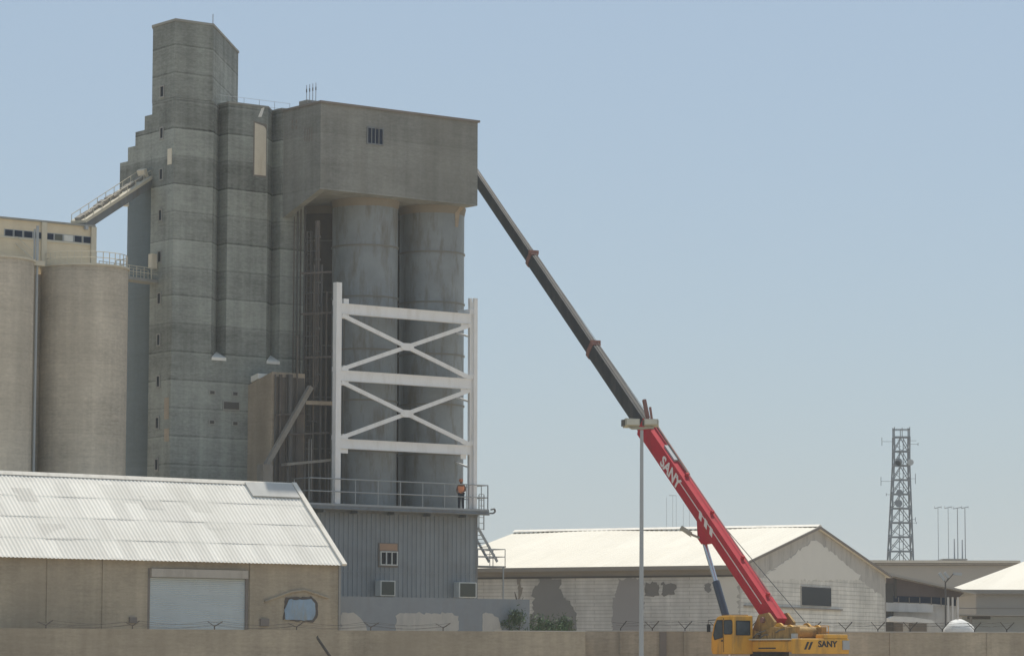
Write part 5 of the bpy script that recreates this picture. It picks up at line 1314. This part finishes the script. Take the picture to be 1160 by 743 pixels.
    m = MB(); rail_run(m, [K.P(-2.9, -1.1, zhood), K.P(-.9, -1.1, zhood)], (.3, .6), .6, .02); m.build('handrail', M['yellow'], root)
    # turntable and carrier (mostly below the frame)
    tc = K.P(.4, 0, 0)
    m = MB(); m.cyl(tc.x, tc.y, .95, 1.35, zdeck, 32); m.build('turntable', M['black'], root)
    R_ = Frame((tc.x, tc.y), (.985, -.17))
    m = MB(); m.box(R_, -5.2, 5.6, -1.2, 1.2, .75, 1.36); m.box(R_, -5.4, 5.8, -1.28, 1.28, 1.36, 1.5); ch = m.build('chassis', M['yellow'], root, bevel=.04)
    m = MB(); m.box(R_, -5.35, 5.75, -1.29, -1.281, 1.16, 1.34); m.build('side_skirt', M['pipedark'], ch)
    m = MB(); m.extr([R_.P(-5.4, -1.25, .7), R_.P(-7.4, -1.25, .6), R_.P(-7.5, -1.25, 1.4), R_.P(-7.2, -1.25, 1.75), R_.P(-5.4, -1.25, 1.78)], R_.b.to_3d() * 2.5); dc = m.build('carrier_cab', M['yellow'], root, bevel=.05)
    m = MB(); m.box(R_, -7.1, -5.9, -1.262, -1.251, 1.3, 1.68); m.build('window', M['glasscab'], dc)
    for a in (-6.0, -4.4, 2.1, 3.6):
        for s in (-1, 1):
            c = R_.P(a, s * 1.08, .55); m = MB(); m.tube(c - R_.b.to_3d() * .2, c + R_.b.to_3d() * .2, .55, n=32); wh = m.build('wheel', M['black'], root, bevel=.05)
            m = MB(); m.tube(c - R_.b.to_3d() * .215, c + R_.b.to_3d() * .215, .3, n=24); m.build('rim', M['yellow_dirty'], wh)
    for a in (-2.9, 4.9):
        m = MB(); m.box(R_, a - .2, a + .2, -2.9, 2.9, .85, 1.12)
        ou = m.build('outrigger', M['yellow'], root)
        for s in (-1, 1):
            c = R_.P(a, s * 2.8, 0); m = MB(); m.tube(c, c + Vector((0, 0, 1.3)), .1, n=14); m.tube(c, c + Vector((0, 0, .08)), .3, n=18); m.build('outrigger_leg', M['yellow_dirty'], ou)
    return K, ca, cb0, cb1, z0, H
def cabglass():
    t = NT('cab_glass'); t.b.inputs['Transmission Weight'].default_value = .75; t.b.inputs['IOR'].default_value = 1.2
    return t.out((.35, .42, .48), .05, 0, .5)
M['glasscab'] = plain('cab_glass_dark', (.05, .07, .09), .2, var=.8, scale=2.2, spec=.25)
CR = crane()

# ------------------------------------------------------------------ people (skin-modified skeletons)
def person(loc, face, label, stand=1.72):
    root = thing('person', label, 'person', loc); k = stand / 1.75
    fx, fy = face; f = Vector((fx, fy, 0)).normalized(); r = Vector((f.y, -f.x, 0))
    def W(x, y, z): return Vector(loc) + (r * x + f * y + Vector((0, 0, z))) * k
    P = {'pel': (0, 0, .95, .125), 'bel': (0, .01, 1.1, .12), 'che': (0, .02, 1.32, .145), 'nek': (0, .04, 1.47, .06), 'hd0': (0, .07, 1.56, .075), 'hd1': (0, .09, 1.66, .085),
         'shl': (-.18, .02, 1.4, .062), 'ell': (-.25, .04, 1.12, .045), 'wrl': (-.16, .24, 1.02, .032), 'hal': (-.12, .3, 1.02, .03),
         'shr': (.18, .02, 1.4, .062), 'elr': (.26, .0, 1.12, .045), 'wrr': (.19, .2, .99, .032), 'har': (.15, .27, .98, .03),
         'hil': (-.09, 0, .9, .095), 'knl': (-.11, .05, .5, .062), 'anl': (-.12, 0, .09, .042), 'tol': (-.13, .17, .04, .04),
         'hir': (.09, 0, .9, .095), 'knr': (.12, .02, .5, .062), 'anr': (.14, -.04, .09, .042), 'tor': (.16, .13, .04, .04)}
    E = [('pel', 'bel'), ('bel', 'che'), ('che', 'nek'), ('nek', 'hd0'), ('hd0', 'hd1'), ('che', 'shl'), ('shl', 'ell'), ('ell', 'wrl'), ('wrl', 'hal'), ('che', 'shr'), ('shr', 'elr'), ('elr', 'wrr'), ('wrr', 'har'),
         ('pel', 'hil'), ('hil', 'knl'), ('knl', 'anl'), ('anl', 'tol'), ('pel', 'hir'), ('hir', 'knr'), ('knr', 'anr'), ('anr', 'tor')]
    def skin(name, keys, edges, mat, grow=0.0, extra=None, rootk=None):
        pts = [(k_, P[k_]) for k_ in keys] + (extra or [])
        ix = {k_: i for i, (k_, _) in enumerate(pts)}; off = OFF[root.name]
        me = bpy.data.meshes.new(name); me.from_pydata([W(*p[:3]) - off for _, p in pts], [(ix[a], ix[b]) for a, b in edges], [])
        o = bpy.data.objects.new(name, me); COL.objects.link(o); o.parent = root; OFF[o.name] = off
        md = o.modifiers.new('skin', 'SKIN'); md.use_smooth_shade = True
        for i, (k_, p) in enumerate(pts):
            sv = me.skin_vertices[0].data[i]; sv.radius = ((p[3] + grow) * k, (p[3] + grow) * k); sv.use_root = (k_ == (rootk or keys[0]))
        o.modifiers.new('sub', 'SUBSURF').levels = 1; o.modifiers['sub'].render_levels = 2
        me.materials.append(mat); return o
    ex = []; ee = list(E)
    for s, hk, sg in (('l', 'hal', -1), ('r', 'har', 1)):      # five short fingers on each hand
        hx, hy, hz, _ = P[hk]
        for i, (dx, ln) in enumerate(((-.026, .055), (-.009, .065), (.009, .06), (.026, .05))):
            ex.append((f'f{s}{i}', (hx + dx, hy + .05, hz - .005, .009))); ex.append((f'g{s}{i}', (hx + dx, hy + .05 + ln * .6, hz - .03, .008))); ee += [(hk, f'f{s}{i}'), (f'f{s}{i}', f'g{s}{i}')]
        ex.append((f't{s}', (hx - sg * .045, hy + .03, hz + .01, .01))); ee.append((hk, f't{s}'))
    skin('body', list(P), ee, M['skin'], 0, ex, 'pel')
    skin('vest', ['bel', 'che', 'shl', 'shr', 'pel'], [('pel', 'bel'), ('bel', 'che'), ('che', 'shl'), ('che', 'shr')], M['vest'], .06, None, 'pel')
    skin('sleeves', ['shl', 'ell', 'che', 'shr', 'elr'], [('che', 'shl'), ('shl', 'ell'), ('che', 'shr'), ('shr', 'elr')], M['skin'], .004, None, 'che')
    skin('trousers', ['pel', 'hil', 'knl', 'anl', 'hir', 'knr', 'anr'], [('pel', 'hil'), ('hil', 'knl'), ('knl', 'anl'), ('pel', 'hir'), ('hir', 'knr'), ('knr', 'anr')], M['trousers'], .02, None, 'pel')
    c = W(0, .085, 1.70)
    m = MB(); m.sphere(c, .125 * k, 16, 8, (1, 1.1, .85)); m.sphere(c + f * .08 - Vector((0, 0, .03)), .1 * k, 12, 6, (1, 1, .2)); m.build('helmet', M['helmet'], root)
    m = MB(); fc = W(0, .175, 1.63); m.sphere(fc, .018, 8, 6)
    for s in (-1, 1): m.sphere(W(s * .035, .165, 1.655), .012, 8, 6)
    m.build('face', M['skin'], root)
    for s in ('anl', 'anr'):
        x, y, z, _ = P[s]; m = MB(); m.sphere(W(x, y + .07, .06), .1 * k, 12, 8, (.55, 1.3 if abs(fy) > .5 else 1.0, .55)); m.build('shoe', M['black'], root)
bp = -.35 - .0
a_, z_ = G.hit(522.5, 575, -.62)
person(G.P(a_, -.62, ZD), (-.2, -1), 'worker in orange vest, helmet and dark trousers standing at the right end of the platform', 1.68)

# ------------------------------------------------------------------ air, sky, sun, camera
def haze():
    m = bpy.data.materials.new('haze'); m.use_nodes = True; n = m.node_tree.nodes; n.remove(n['Principled BSDF'])
    v = n.new('ShaderNodeVolumePrincipled'); v.inputs['Color'].default_value = (.86, .94, 1, 1); v.inputs['Density'].default_value = HAZE; v.inputs['Anisotropy'].default_value = .3
    m.node_tree.links.new(v.outputs[0], n['Material Output'].inputs['Volume'])
    mb = MB(); mb.box(Frame((0, 0), (1, 0)), -9100, 9100, -9100, 9100, -1, 60); tag(mb.build('haze', m, origin=(0, 0, -1)), kind='stuff')
HAZE = 0.00024
haze()
EL, AZ = math.radians(65), math.radians(11)       # azimuth measured from +Y towards +X
w = bpy.data.worlds.new('World'); sc.world = w; w.use_nodes = True
nt = w.node_tree; bg = nt.nodes['Background']
sky = nt.nodes.new('ShaderNodeTexSky'); sky.sky_type = 'NISHITA'; sky.sun_disc = False
sky.sun_elevation = EL; sky.sun_rotation = AZ; sky.air_density = 1.0; sky.dust_density = 2.0; sky.ozone_density = 4.6; sky.altitude = 50
tn = nt.nodes.new('ShaderNodeMix'); tn.data_type = 'RGBA'; tn.inputs[0].default_value = .5        # dust veil: an even pale blue over the clear sky
nt.links.new(sky.outputs[0], tn.inputs[6]); tn.inputs[7].default_value = (4.3, 5.4, 6.25, 1)
nt.links.new(tn.outputs[2], bg.inputs[0]); bg.inputs[1].default_value = .1
sd = Vector((math.sin(AZ) * math.cos(EL), math.cos(AZ) * math.cos(EL), math.sin(EL)))
ld = bpy.data.lights.new('sun', 'SUN'); ld.energy = 4.0; ld.angle = math.radians(.6); ld.color = (1, .93, .81)
lo = bpy.data.objects.new('sun', ld); COL.objects.link(lo); lo.rotation_euler = sd.to_track_quat('Z', 'Y').to_euler(); lo.location = (0, 100, 80)

cd = bpy.data.cameras.new('camera'); co = bpy.data.objects.new('camera', cd); COL.objects.link(co)
mt = Matrix((RGT, UPV, -FWD)).transposed().to_4x4(); mt.translation = CAM; co.matrix_world = mt
cd.sensor_width = 36; cd.lens = F / 1160 * 36; cd.clip_start = .5; cd.clip_end = 20000
sc.camera = co
sc.view_settings.view_transform = 'Standard'; sc.view_settings.look = 'None'; sc.view_settings.gamma = 1; sc.view_settings.exposure = 0
sc.render.engine = 'CYCLES'
sc.cycles.use_denoising = True
try: sc.cycles.denoiser = 'OPENIMAGEDENOISE'
except Exception: pass
sc.cycles.max_bounces = 8; sc.cycles.diffuse_bounces = 4; sc.cycles.volume_bounces = 1
